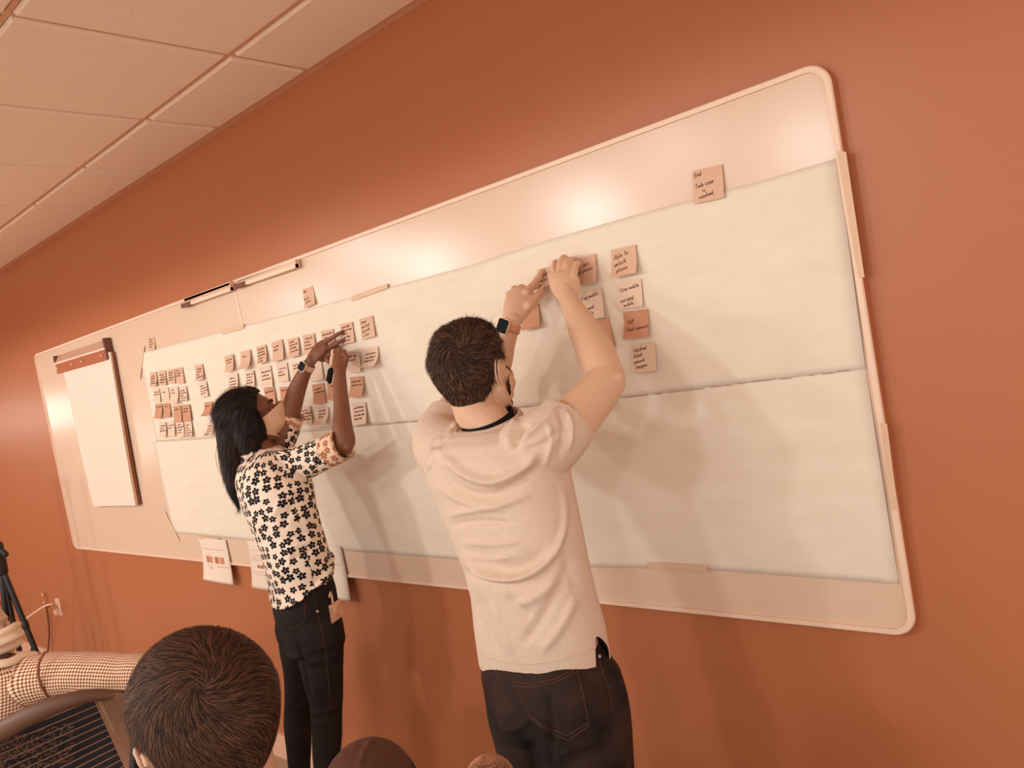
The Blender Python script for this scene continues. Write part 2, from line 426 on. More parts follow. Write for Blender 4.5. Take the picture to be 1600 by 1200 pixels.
# ------------------------------------------------------------------ handwriting strokes
G = {
 'E': (.62, [[(.55, 1), (.05, 1), (0, 0), (.55, 0)], [(.03, .52), (.45, .52)]]), 'T': (.62, [[(0, 1), (.62, 1)], [(.3, 1), (.28, 0)]]),
 'A': (.62, [[(0, 0), (.3, 1), (.6, 0)], [(.12, .38), (.5, .38)]]), 'C': (.6, [[(.55, .85), (.35, 1), (.08, .75), (0, .4), (.15, .05), (.5, .08)]]),
 'S': (.55, [[(.5, .88), (.25, 1), (.05, .78), (.45, .4), (.35, .03), (0, .1)]]), 'R': (.6, [[(.05, 0), (.05, 1), (.45, .95), (.45, .6), (.05, .5), (.55, 0)]]),
 'a': (.48, [[(.42, .5), (.12, .52), (.02, .2), (.2, 0), (.38, .2), (.42, .5), (.42, .05), (.5, .02)]]),
 'b': (.45, [[(.05, 1), (.05, .02), (.3, .02), (.42, .28), (.25, .5), (.06, .35)]]), 'c': (.4, [[(.38, .45), (.15, .5), (.02, .22), (.15, .02), (.38, .06)]]),
 'd': (.5, [[(.4, .45), (.12, .48), (.02, .2), (.2, 0), (.4, .2), (.45, 1), (.42, .02)]]), 'e': (.42, [[(.04, .27), (.36, .32), (.25, .52), (.03, .3), (.12, .02), (.4, .06)]]),
 'f': (.38, [[(.38, .95), (.2, 1), (.15, .6), (.12, -.1)], [(0, .5), (.35, .52)]]), 'g': (.45, [[(.4, .45), (.1, .5), (.05, .18), (.38, .15), (.4, .5), (.35, -.3), (.05, -.28)]]),
 'h': (.45, [[(.05, 1), (.03, 0), (.08, .35), (.3, .5), (.38, .3), (.38, 0)]]), 'i': (.2, [[(.08, .5), (.08, .02)], [(.1, .72), (.12, .76)]]),
 'k': (.42, [[(.05, 1), (.03, 0)], [(.35, .5), (.05, .22), (.4, 0)]]), 'l': (.2, [[(.08, 1), (.06, .05), (.15, 0)]]),
 'm': (.7, [[(.03, .5), (.03, 0), (.08, .35), (.25, .5), (.3, 0), (.35, .35), (.52, .5), (.58, .02)]]), 'n': (.45, [[(.03, .5), (.03, 0), (.1, .35), (.3, .5), (.36, .02)]]),
 'o': (.42, [[(.2, .5), (.02, .25), (.18, 0), (.38, .22), (.2, .5)]]), 'p': (.45, [[(.06, .5), (.02, -.35), (.05, .3), (.25, .52), (.4, .28), (.22, .02), (.05, .1)]]),
 'r': (.35, [[(.03, .5), (.05, 0), (.08, .35), (.3, .5)]]), 's': (.38, [[(.34, .45), (.1, .48), (.3, .22), (.25, 0), (0, .04)]]),
 't': (.35, [[(.15, .9), (.13, .05), (.3, .02)], [(0, .6), (.34, .62)]]), 'u': (.45, [[(.03, .5), (.05, .08), (.25, .02), (.38, .5), (.4, 0)]]),
 'v': (.4, [[(.02, .5), (.18, 0), (.38, .5)]]), 'w': (.6, [[(.02, .5), (.12, 0), (.28, .4), (.4, 0), (.56, .5)]]), '-': (.35, [[(.02, .3), (.28, .32)]]),
 'y': (.42, [[(.03, .5), (.15, .1)], [(.38, .5), (.1, -.35)]]), '?': (.45, [[(.02, .85), (.25, 1), (.4, .75), (.18, .45), (.18, .25)], [(.18, .03), (.2, 0)]]),
 '/': (.3, [[(0, 0), (.3, 1)]]), ' ': (.32, [])}
def text_strokes(lines, w, h, size, x0, y0, lead, slope=.0, rng=None):
    out = []
    for li, s in enumerate(lines):
        x = x0 + (len(s) - len(s.lstrip())) * .3 * size; y = y0 + li * lead; dy = 0
        for ch in s.strip():
            if ch not in G: ch = 'e'
            adv, st = G[ch]
            for pl in st:
                out.append([(x + px * size + rng.uniform(-.01, .01) * size, y - py * size - slope * (x - x0) + rng.uniform(-.015, .015) * size) for px, py in pl])
            x += (adv + .09) * size
    return out
def scribble(nl, w, h, size, x0, y0, lead, rng, slope=0.1):
    out = []
    for li in range(nl):
        x = x0 + rng.uniform(0, .12) * w; y = y0 + li * lead; end = x0 + w * rng.uniform(.38, .78)
        while x < end:
            n = rng.randint(3, 7); pl = []
            for k in range(n * 2):
                pl.append((x, y - (rng.uniform(.35, .55) if k % 2 else rng.uniform(0, .1)) * size * (1.7 if rng.random() < .12 else 1) - slope * (x - x0))); x += size * rng.uniform(.14, .24)
            out.append(pl); x += size * .3
    return out
NOTEN = 0
def note(tl, tr, bl, m, label, group, lines=None, nl=3, hscale=1.0, off=None, size=None, y0=.27, x0=.1, lead=.22, slope=.12, name='sticky_note', sz=.0762, width=None):
    global NOTEN
    NOTEN += 1; rng = random.Random(NOTEN)
    off = (.0092 + .0003 * (NOTEN % 5)) if off is None else off
    A = W2(*tl, off); B = W2(*tr, off); u = B - A; w = np.linalg.norm(u); u = u / w
    if width is None: w = min(max(w, sz * .88), sz * 1.15)
    dn = np.array([u[2], 0, -u[0]]);
    if dn[2] > 0: dn = -dn
    h = w * hscale; outv = np.array([0, -1.0, 0])
    def surf(th):
        n = 8; pos = [np.zeros(2)]; ds = h / n
        for k in range(n):
            t = th * ((k + .5) / n) ** 1.15; pos.append(pos[-1] + np.array([math.cos(t), math.sin(t)]) * ds)
        return pos
    best = (1e9, .3)
    for k in range(0, 80, 2):
        th = math.radians(k); p = surf(th)[-1]; q = proj(A + dn * p[0] + outv * p[1])[0][0]
        e = abs(q[0] - bl[0]) + .4 * abs(q[1] - bl[1])
        if e < best[0]: best = (e, th)
    th = max(best[1], math.radians(9)); tw = rng.uniform(-.12, .12)
    pos = surf(th)
    def S(x, v, lift=0.0):
        t = min(max(v / h * 8, 0), 7.999); i = int(t); p = pos[i] * (1 - (t - i)) + pos[i + 1] * (t - i)
        o = p[1] * (1 + tw * (x / w - .5)) + .0015 * math.sin(3.1 * x / w) * (v / h)
        return A + u * x + dn * p[0] + outv * (o + lift)
    V = []; F = []; nx, nv = 4, 8
    for s in (0, 1):
        for j in range(nv + 1):
            for i in range(nx + 1): V.append(S(w * i / nx, h * j / nv, -.0005 * s))
    n1 = (nx + 1) * (nv + 1)
    for j in range(nv):
        for i in range(nx):
            a = j * (nx + 1) + i; F.append((a, a + nx + 1, a + nx + 2, a + 1)); F.append((n1 + a, n1 + a + 1, n1 + a + nx + 2, n1 + a + nx + 1))
    for i in range(nx): a = nv * (nx + 1) + i; F += [(i, i + 1, n1 + i + 1, n1 + i), (a, n1 + a, n1 + a + 1, a + 1)]
    for j in range(nv): a = j * (nx + 1); F.append((a, n1 + a, n1 + a + nx + 1, a + nx + 1)); a += nx; F.append((a, a + nx + 1, n1 + a + nx + 1, n1 + a))
    o = tag(mk(name, V, F, m), label, 'sticky note', group)
    size = (size or .115) * h
    if lines: st = text_strokes(lines, w, h, size, x0 * w, y0 * h, lead * h, slope, rng)
    elif nl: st = scribble(nl, w, h, size, .1 * w, (y0 + rng.uniform(-.06, .08)) * h, .17 * h, rng, slope * .5)
    else: st = []
    V = []; F = []; hw = .0006 if lines else .00085
    for pl in st:
        q = [S(min(max(x, .01 * w), .98 * w), min(max(y, .01 * h), .98 * h), .0007) for x, y in pl]
        for a, b in zip(q[:-1], q[1:]):
            t = nrm(b - a); s = nrm(np.cross(t, outv)) * hw; k = len(V)
            V += [a - s - t * hw * .5, a + s - t * hw * .5, b + s + t * hw * .5, b - s + t * hw * .5]; F.append((k, k + 1, k + 2, k + 3))
    if V: mk('handwriting', V, F, INK, o)
    return o
gA = 'sticky notes in the far-left block of the paper'; gC = 'sticky notes in the rows around the woman'; gM = 'sticky notes by the man'
def zz(ox, oy, s):
    return lambda x, y: (ox + x / s, oy + y / s)
z = zz(220, 560, 8.571)
ordn = ['first', 'second', 'third', 'fourth']
A = [
 [((118, 190), (205, 180), (118, 390), 4), ((235, 168), (325, 162), (252, 385), 4), ((352, 148), (440, 142), (378, 355), 4), ((455, 130), (556, 120), (490, 350), 3)],
 [((160, 408), (238, 402), (182, 610), 2), ((268, 398), (365, 390), (290, 600), 1), ((390, 388), (495, 378), (375, 585), 2), ((512, 378), (605, 370), (520, 585), 5)],
 [((190, 612), (280, 608), (170, 808), 1), ((300, 605), (385, 600), (300, 805), 1), ((427, 638), (530, 630), (440, 845), 1), ((545, 625), (650, 617), (565, 838), 2)],
 [((240, 858), (330, 852), (242, 1065), 3), ((350, 850), (440, 842), (365, 1045), 2), ((470, 860), (565, 850), (480, 1050), 4), ((580, 855), (675, 845), (585, 1070), 5)]]
rowc = [('peach', NMID), ('pale', NLIGHT), ('dark terracotta', NDARK), ('pale', NLIGHT)]
rown = ['top row', 'second row', 'third row', 'bottom row']
for r, row in enumerate(A):
    for c, (tl, tr, bl, nl) in enumerate(row):
        note(z(*tl), z(*tr), z(*bl), rowc[r][1], f'{rowc[r][0]} sticky note, {ordn[c]} from the left in the {rown[r]} of the far-left block', gA, nl=nl)
gE = 'sticky notes in the narrow second column'
for (tl, tr, bl, nl, m, w) in (((720, 98), (822, 73), (730, 310), 4, NMID, 'peach sticky note at the top of the narrow column right of the far-left block'),
                              ((775, 325), (872, 305), (805, 550), 4, NLIGHT, 'pale sticky note, second down in the narrow column right of the far-left block'),
                              ((848, 590), (950, 580), (790, 795), 1, NDARK, 'dark terracotta sticky note curling left in the narrow column behind the woman\'s hair'),
                              ((880, 860), (980, 850), (820, 1015), 5, NLIGHT, 'pale sticky note curling left at the foot of the narrow column beside the woman\'s hair')):
    note(z(*tl), z(*tr), z(*bl), m, w, gE, nl=nl)
note((230.5, 525.5), (240.5, 524), (232, 549.5), NMID, 'small peach sticky note on bare board above the far-left block', 'sticky notes above the rows', nl=4, off=.001)
note((471.9, 453.3), (488.4, 446.3), (475.7, 482), NMID, 'peach sticky note alone on the bare board above the woman\'s hands', 'sticky notes above the rows', lines=['Start', '', 'Run out', '  of power'], off=.001, y0=.2, lead=.2)
note((1081, 268), (1128, 257), (1087, 319), NMID, 'peach sticky note reading End Tech issue is resolved at upper right of the board', 'sticky notes above the rows',
     lines=['End', '', 'Tech issue', '      is', '   resolved'], size=.125, y0=.2, x0=.08, lead=.175, slope=.14, off=.004)
z = zz(340, 480, 8.571); z5 = zz(460, 480, 8.571); z6 = zz(460, 600, 8.571)
C1 = [(z(90, 660), z(200, 630), z(90, 885), 2), (z(300, 600), z(432, 565), z(268, 820), 1), (z(515, 535), z(640, 500), z(525, 775), 5), (z(715, 480), z(858, 430), z(735, 722), 2),
      (z(935, 435), z(1075, 400), z(945, 685), 4), (z5(108, 375), z5(260, 352), z5(125, 640), 4), (z5(352, 322), z5(515, 288), z5(385, 560), 2), (z5(605, 232), z5(770, 195), z5(650, 495), 5), (z5(865, 160), z5(1040, 110), z5(910, 440), 4)]
pos9 = ['leftmost', 'second', 'third', 'fourth', 'fifth', 'sixth', 'seventh (behind the woman\'s flat hand)', 'eighth (touched by her fingertips)', 'last, right-hand end']
for i, (tl, tr, bl, nl) in enumerate(C1):
    note(tl, tr, bl, NMID, f'peach sticky note, {pos9[i]} in the top row above the woman', gC, nl=nl, lines=['friend', 'and trust', 'best with', ' a Tech'] if i == 8 else None, size=.14 if i == 8 else None, lead=.21)
C2 = [(z(135, 900), z(262, 885), z(128, 1120), 4, 'leftmost in the second row above the woman\'s hair'), (z(360, 855), z(478, 842), z(375, 1090), 4, 'second in the second row above the woman\'s hair'),
      (z(550, 805), z(705, 780), z(600, 1050), 3, 'third in the second row above the woman\'s forehead'), (z(785, 757), z(925, 740), z(820, 1000), 3, 'fourth in the second row, left of her raised forearm'),
      (z(985, 745), z(1110, 730), z(1010, 990), 2, 'fifth in the second row, half behind her watch arm'), ((481, 563), (501, 559.5), (488, 594), 0, 'between the woman\'s watch and her writing hand'),
      (z5(695, 610), z5(865, 590), z5(710, 890), 2, 'just right of the woman\'s writing fist'), (z5(930, 555), z5(1115, 525), z5(870, 795), 3, 'curling far out at the right end of the second row')]
for tl, tr, bl, nl, lab in C2: note(tl, tr, bl, NLIGHT, 'pale sticky note ' + lab, gC, nl=nl)
C3 = [((412, 607.8), (428, 605.4), (415.5, 638), 1, 'just above the woman\'s forehead'), ((436.6, 605.4), (454, 603.5), (439, 633), 1, 'left of her watch forearm'), (z5(230, 1040), z5(385, 1015), z6(255, 270), 2, 'between her two forearms'),
      ((511.5, 597), (529, 595), (509, 624), 1, 'half behind her writing forearm'), (z5(740, 940), z5(915, 925), z6(715, 160), 2, 'curling left at the right end of the third row')]
for tl, tr, bl, nl, lab in C3: note(tl, tr, bl, NDARK, 'dark terracotta sticky note ' + lab, gC, nl=nl)
C4 = [((442, 641), (458, 639), (446, 671), 1, 'half behind her rolled left sleeve in the bottom row'), (z6(75, 310), z6(210, 298), z6(105, 570), 4, 'second in the bottom row beside her rolled sleeve'),
      (z6(300, 320), z6(450, 305), z6(240, 558), 3, 'curling outwards between her sleeves in the bottom row'), (z6(765, 265), z6(945, 245), z6(765, 520), 4, 'right end of the bottom row, right of her forearm')]
for tl, tr, bl, nl, lab in C4: note(tl, tr, bl, NLIGHT, 'pale sticky note ' + lab, gC, nl=nl)
note((699, 506.3), (726, 500.8), (703, 538), NLIGHT, 'very pale sticky note peeking out above the man\'s hair', gM, nl=1)
note((840, 422), (872, 411.5), (833, 463), NMID, 'peach sticky note being pressed on by both of the man\'s hands', gM, lines=['', 'Always', 'being', 'tech'], y0=.1, lead=.22, size=.15)
note((812, 482), (839, 474), (814, 512), NDARK, 'dark terracotta sticky note below the man\'s watch hand', gM, nl=0)
note((892, 407), (928.8, 396.3), (893, 450), NMID, 'peach sticky note right of the man\'s right hand', gM, lines=['', '     others', ' bad phones'], y0=.18, size=.14, lead=.2)
note((901, 458), (938.8, 449), (906, 498), NLIGHT, 'pale sticky note right of the man\'s right wrist', gM, lines=['-Corp mobile', '', '-personal', '    mobile'], y0=.3, size=.125, lead=.19)
note((913, 507), (951, 496), (921, 548), NDARK, 'dark terracotta sticky note behind the man\'s right forearm', gM, nl=0)
note((924, 553.5), (961.5, 546.5), (932, 594), NLIGHT, 'pale sticky note mostly hidden behind the man\'s right elbow', gM, nl=0)
z = zz(640, 380, 4.0)
note(z(1255, 45), z(1410, 8), z(1255, 215), NMID, 'peach sticky note reading Able to unlock phone, top of the right-hand column', gM, lines=['Able to', 'unlock', '  phone'], size=.17, y0=.36, x0=.12, lead=.25, slope=.2)
note(z(1295, 240), z(1445, 220), z(1325, 412), NLIGHT, 'pale sticky note reading Corp mobile and personal mobile, second in the right-hand column', gM, lines=['-Corp mobile', '', '-personal', '    mobile'], size=.14, y0=.4, x0=.07, lead=.19, slope=.17)
note(z(1335, 430), z(1488, 410), z(1330, 610), NDARK, 'dark terracotta sticky note reading Self Tech connect, third in the right-hand column', gM, lines=['  Self', '', '-Tech connect'], size=.14, y0=.45, x0=.07, lead=.14, slope=.1)
note(z(1378, 640), z(1530, 620), z(1388, 815), NLIGHT, 'pale sticky note reading Satisfied Relief general, bottom of the right-hand column', gM, lines=['-Satisfied', '-Relief', '-general', '   tangana'], size=.125, y0=.27, x0=.07, lead=.20, slope=.14)
# ------------------------------------------------------------------ printed sheets hanging off the lower edge
def printed(tl, tr, bl, br, curl, label, kind):
    off = .006; A_, B_ = W2(*tl, off), W2(*tr, off); w = .216; u = nrm(B_ - A_); w = np.linalg.norm(B_ - A_)
    L_ = np.linalg.norm(W2(*br, off) - B_); dn = nrm(W2(*br, off) - B_); dl = nrm(W2(*bl, off) - A_)
    nx, nv = 10, 14
    def S(x, v, lift=0):
        s = v / L_; cx = 1 - x / w
        out = curl * (s ** 2.2) * (.35 + cx * 1.0) + .004 * math.sin(math.pi * x / w)
        p = A_ + u * x + (dn * (1 - cx) + dl * cx) * v * (1 - .10 * curl / .05 * cx * s ** 3)
        return p + np.array([0, -out - lift, 0])
    V = []; F = []
    for s in (0, 1):
        for j in range(nv + 1):
            for i in range(nx + 1): V.append(S(w * i / nx, L_ * j / nv, -.0004 * s))
    n1 = (nx + 1) * (nv + 1)
    for j in range(nv):
        for i in range(nx):
            a = j * (nx + 1) + i; F.append((a, a + nx + 1, a + nx + 2, a + 1)); F.append((n1 + a, n1 + a + 1, n1 + a + nx + 2, n1 + a + nx + 1))
    for i in range(nx): a = nv * (nx + 1) + i; F += [(i, i + 1, n1 + i + 1, n1 + i), (a, n1 + a, n1 + a + 1, a + 1)]
    for j in range(nv): a = j * (nx + 1); F.append((a, n1 + a, n1 + a + nx + 1, a + nx + 1)); a += nx; F.append((a, a + nx + 1, n1 + a + nx + 1, n1 + a))
    o = tag(mk('printed_sheet', V, F, WHITEP, None, True), label, 'paper', 'printed sheets hanging from the board')
    def patch(name, x0, x1, v0, v1, m):
        V = []; F = []; k = max(2, int((x1 - x0) * 12)); q = max(1, int((v1 - v0) * 14))
        for j in range(q + 1):
            for i in range(k + 1): V.append(S(w * (x0 + (x1 - x0) * i / k), L_ * (v0 + (v1 - v0) * j / q), .0006))
        for j in range(q):
            for i in range(k): a = j * (k + 1) + i; F.append((a, a + k + 1, a + k + 2, a + 1))
        return (V, F)
    if kind == 1:
        mk('printed_line', *join(patch('', .08, .88, .235, .25, 0), patch('', .2, .34, .36, .37, 0), patch('', .2, .4, .62, .635, 0), patch('', .55, .95, .62, .64, 0), patch('', .28, .38, .66, .70, 0)), PRINT, o)
        mk('printed_block', *patch('', .19, .285, .41, .56, 0), BLOCK, o); mk('printed_block', *patch('', .5, .63, .41, .56, 0), BLOCK, o)
        mk('printed_block', *patch('', .3, .42, .41, .56, 0), BLOCK2, o); mk('printed_block', *patch('', .66, .82, .41, .56, 0), BLOCK2, o)
    elif kind == 2:
        mk('printed_line', *join(*[patch('', .08, x1, v, v + .012, 0) for x1, v in ((.8, .2), (.9, .31), (.85, .36), (.9, .4), (.85, .64), (.6, .69))]), PRINT, o)
        for k in range(6): mk('printed_block', *patch('', .25 + k * .11, .25 + k * .11 + .09, .5, .565, 0), BLOCK, o)
    else:
        mk('printed_line', *join(patch('', .3, .9, .34, .352, 0), patch('', .3, .8, .41, .42, 0)), PRINT, o)
    return o
printed((308, 840), (352.5, 843.5), (331, 909), (368, 913), .028, 'white printed sheet with coloured blocks hanging from the board, leftmost of three', 1)
printed((384.5, 843.5), (432, 847.5), (402, 919), (448, 925), .018, 'white printed sheet with a striped bar hanging beside the woman\'s back', 2)
printed((478, 850), (532.5, 854), (500, 930), (551, 938), .03, 'white printed sheet hanging from the board in front of the woman\'s waist', 3)
for q, lab in (([(311, 839), (342, 841), (342, 844), (312, 843)], 'small tape piece on top of the leftmost printed sheet'), ([(394, 843), (425, 846), (425, 849.5), (394, 847)], 'small tape piece on top of the striped printed sheet')):
    strip('tape_strip', q, lab, off=.0085)
# ------------------------------------------------------------------ flip-chart pad on its holder, and two empty holders
def holder(pts, label):
    """pts: outline of the hinged back plate (tl, tr, br, bl) measured on the board"""
    A_, B_, C_, D_ = [W2(*p, .002) for p in pts]
    root = tag(empty('pad_holder', D_), label, 'pad holder', 'pad holders clipped to the whiteboard')
    up = np.array([0, 0, 1.0]); o = np.array([0, -1.0, 0]); x = nrm(C_ - D_); L_ = np.linalg.norm(C_ - D_); hgt = np.linalg.norm(B_ - C_)
    def bx(x0, x1, y0, y1, z0, z1):
        V, F = box(x0, x1, y0, y1, z0, z1)
        return [D_ + x * v[0] + o * v[1] + up * v[2] for v in V], [tuple(reversed(f)) for f in F]
    mk('back_plate', *bx(0, L_, 0, .003, .006, hgt), METAL, root)
    mk('clamp_bar', *join(bx(.05, L_, .012, .022, -.004, .010), bx(.0, L_, .003, .006, -.004, .0)), FRAME, root)
    mk('grip', *bx(0, .085, .010, .024, -.006, .012), mat('grip', (120, 78, 58), .6, .2), root)
    V, F = bx(L_ - .006, L_, .002, .022, -.004, hgt)
    mk('end_bracket', V, F, METAL, root)
    mk('end_slot', *bx(L_ - .028, L_ - .006, .003, .006, hgt * .55, hgt * .95), DARK, root)
    return root
holder([(288, 468), (365, 440), (369, 452), (291, 479)], 'empty metal pad holder clipped on the board edge left of the panel joint')
holder([(371, 437), (469, 405), (471, 416), (374, 449)], 'empty metal pad holder clipped on the board edge right of the panel joint')
TL, TR, BR, BL = (97, 571), (171, 550), (212, 790), (146, 791)
fl = tag(empty('flip_chart', W2(*BL)), 'white flip-chart pad hanging on the left end of the whiteboard', 'flip chart')
def padpts(off): return [P(x, y, 1.717 + BY - off) for x, y in (TL, TR, BR, BL)]
Q = padpts(.03); Aq, Bq, Cq, Dq = Q
back = [Aq + np.array([0, .028, 0]), Bq + np.array([0, .028, 0]), Cq + np.array([.012, .028, 0]), Dq + np.array([.012, .028, 0])]
n = 10; FV = []; BV = []
def pad_block(y0, y1, dx, m, name):
    V = []; F = []
    for j in range(n + 1):
        s = j / n; l = Aq * (1 - s) + Dq * s; r = Bq * (1 - s) + Cq * s; b = .006 * math.sin(3 * s) * s
        for p, e in ((l, 0), (r, dx * s)):
            for y in (y0, y1): V.append(p + np.array([e, y - b, 0]))
    for j in range(n):
        a = 4 * j
        F += [(a, a + 4, a + 6, a + 2), (a + 1, a + 3, a + 7, a + 5), (a + 2, a + 6, a + 7, a + 3), (a, a + 1, a + 5, a + 4)]
    F += [(0, 2, 3, 1), (4 * n, 4 * n + 1, 4 * n + 3, 4 * n + 2)]
    return mk(name, V, F, m, fl)
pad_block(0, .006, .0, WHITEP, 'sheet'); pad_block(.0075, .012, .01, mat('pad_edge', (214, 160, 128), .8, .1), 'page_stack'); pad_block(.016, .024, .014, mat('pad_back', (150, 92, 66), .8, .1), 'backing_board')
# hinge bracket of the pad
hb = np.array(W2(92, 553, .004)); he = np.array(W2(171, 527, .004)); hx = nrm(he - hb); HL = np.linalg.norm(he - hb)
def hbx(x0, x1, y0, y1, z0, z1):
    V, F = box(x0, x1, y0, y1, z0, z1)
    return [hb + hx * v[0] + np.array([0, -v[1], v[2]]) for v in V], [tuple(reversed(f)) for f in F]
mk('bracket_strip', *hbx(0, HL, .024, .030, -.115, -.055), mat('bracket_brown', (176, 100, 66), .6, .2), fl)
V, F = hbx(.0, HL, .0, .006, -.05, -.008)
V = [v + np.array([0, -.024 * (1 - (v[2] - hb[2] + .05) / .042), 0]) for v in V]
mk('hinge_plate', V, F, METAL, fl)
mk('hinge_rail', *hbx(0, HL, .022, .036, -.060, -.050), FRAME, fl)
for q in ((HL - .012, HL + .01, .0, .034, -.11, -.002), (-.014, .004, .0, .03, -.06, -.01)): mk('end_cap', *hbx(*q), mat('cap_brown', (110, 68, 50), .5, .3), fl)
for t in (.03, HL * .35, HL * .55, HL - .06): mk('bolt', *ell(hb + hx * t + np.array([0, -.034, -.085]), (.012, .006, .007)), METAL, fl, True)
# ------------------------------------------------------------------ outlets and cable
def outlet(px, py, m, label, w=.07, h=.115):
    c = P(px, py, 1.717); r = tag(empty('wall_outlet', c), label, 'outlet', 'outlets low on the wall')
    mk('cover_plate', *box(c[0] - w / 2, c[0] + w / 2, -.006, 0, c[2] - h / 2, c[2] + h / 2), m, r)
    for dz in (-.027, .027):
        mk('socket', *ell((c[0], -.0065, c[2] + dz), (.016, .003, .018)), mat('socket', (214, 168, 138), .4, .3) if m is not WALL else m, r, True)
    return c
c1 = outlet(92.5, 948, FRAME, 'pale electrical outlet on the wall left of the whiteboard with a white plug in it')
c2 = outlet(72, 936, WALL, 'wall-coloured outlet with small plugs and a dark cord, left of the pale one')
pl = tag(empty('power_cable', P(86, 948, 1.70)), 'thin pale cable arching from the pale outlet down to the left', 'cable')
pts = [(91, 951, 1.69), (87, 946, 1.66), (80, 944, 1.63), (68, 948, 1.60), (50, 960, 1.57), (30, 974, 1.54), (8, 990, 1.52), (-20, 1012, 1.5)]
mk('cord', *tube([P(*p) for p in pts], [.006] * len(pts), n=8, sub=4), FRAME, pl, True)
mk('plug', *box(c1[0] - .014, c1[0] + .014, -.034, -.009, c1[2] - .045, c1[2] - .012), FRAME, pl)
pl = tag(empty('dark_cord', c2), 'dark cord with two small plugs running down the wall to the floor', 'cable')
pts = [(72, 945, 1.70), (75, 965, 1.70), (77, 990, 1.70), (75, 1015, 1.69), (73, 1040, 1.68)]
C_ = [P(*p) for p in pts] + [np.array([c2[0] + .02, -.05, .012])]
mk('cord', *tube(C_, [.006] * 6, n=8, sub=3), mat('cord_brown', (120, 76, 56), .5, .3), pl, True)
mk('plug', *join(ell(c2 + np.array([0, -.014, .035]), (.014, .009, .012)), ell(c2 + np.array([0, -.014, -.02]), (.012, .009, .01))), METAL, pl, True)
# ------------------------------------------------------------------ tripod
BLK = mat('tripod_black', (34, 28, 27), .4, .4)
ap = PL(2, 885, 4.45); tr = tag(empty('tripod', (ap[0], ap[1], 0)), 'black tripod with braced legs at far left edge beside the masked person', 'tripod')
def foot(px, py):
    q = PL(px, py, 4.45); d = q - ap; k = -ap[2] / d[2]; return ap + d * k
feet = [foot(58, 1022), foot(11, 985), foot(-50, 1000)]
for i, f_ in enumerate(feet):
    m1 = ap * .62 + f_ * .38; m2 = ap * .3 + f_ * .7
    lg = mk('leg', *join(tube([ap + (f_ - ap) * .06, m1, m2], [.0155, .0155, .0145], n=10), tube([m2, f_ + np.array([0, 0, .01])], [.013, .013], n=10)), BLK, tr, True)
    mk('leg_lock', *join(tube([m1 + (ap - m1) * .03, m1 - (ap - m1) * .04], [.019, .019], n=10), tube([m2 + (ap - m2) * .03, m2], [.022, .022], n=10)), BLK, lg, True)
mk('centre_column', *tube([ap + np.array([0, 0, .45]), ap, ap - np.array([0, 0, .75])], [.014, .014, .014], n=10), BLK, tr, True)
mk('collar', *join(tube([ap + np.array([0, 0, .12]), ap - np.array([0, 0, .03])], [.032, .030], n=14), tube([PL(0, 858, 4.4), PL(9, 866, 4.4)], [.016, .016], n=10)), BLK, tr, True)
mid = ap - np.array([0, 0, .62])
mk('brace', *join(*[tube([mid, ap + (f_ - ap) * .52], [.008, .008], n=6) for f_ in feet]), BLK, tr, True)
mk('head', *join(tube([ap + np.array([0, 0, .45]), ap + np.array([0, 0, .53])], [.03, .03], n=12), box(ap[0] - .05, ap[0] + .05, ap[1] - .03, ap[1] + .03, ap[2] + .52, ap[2] + .545)), BLK, tr)
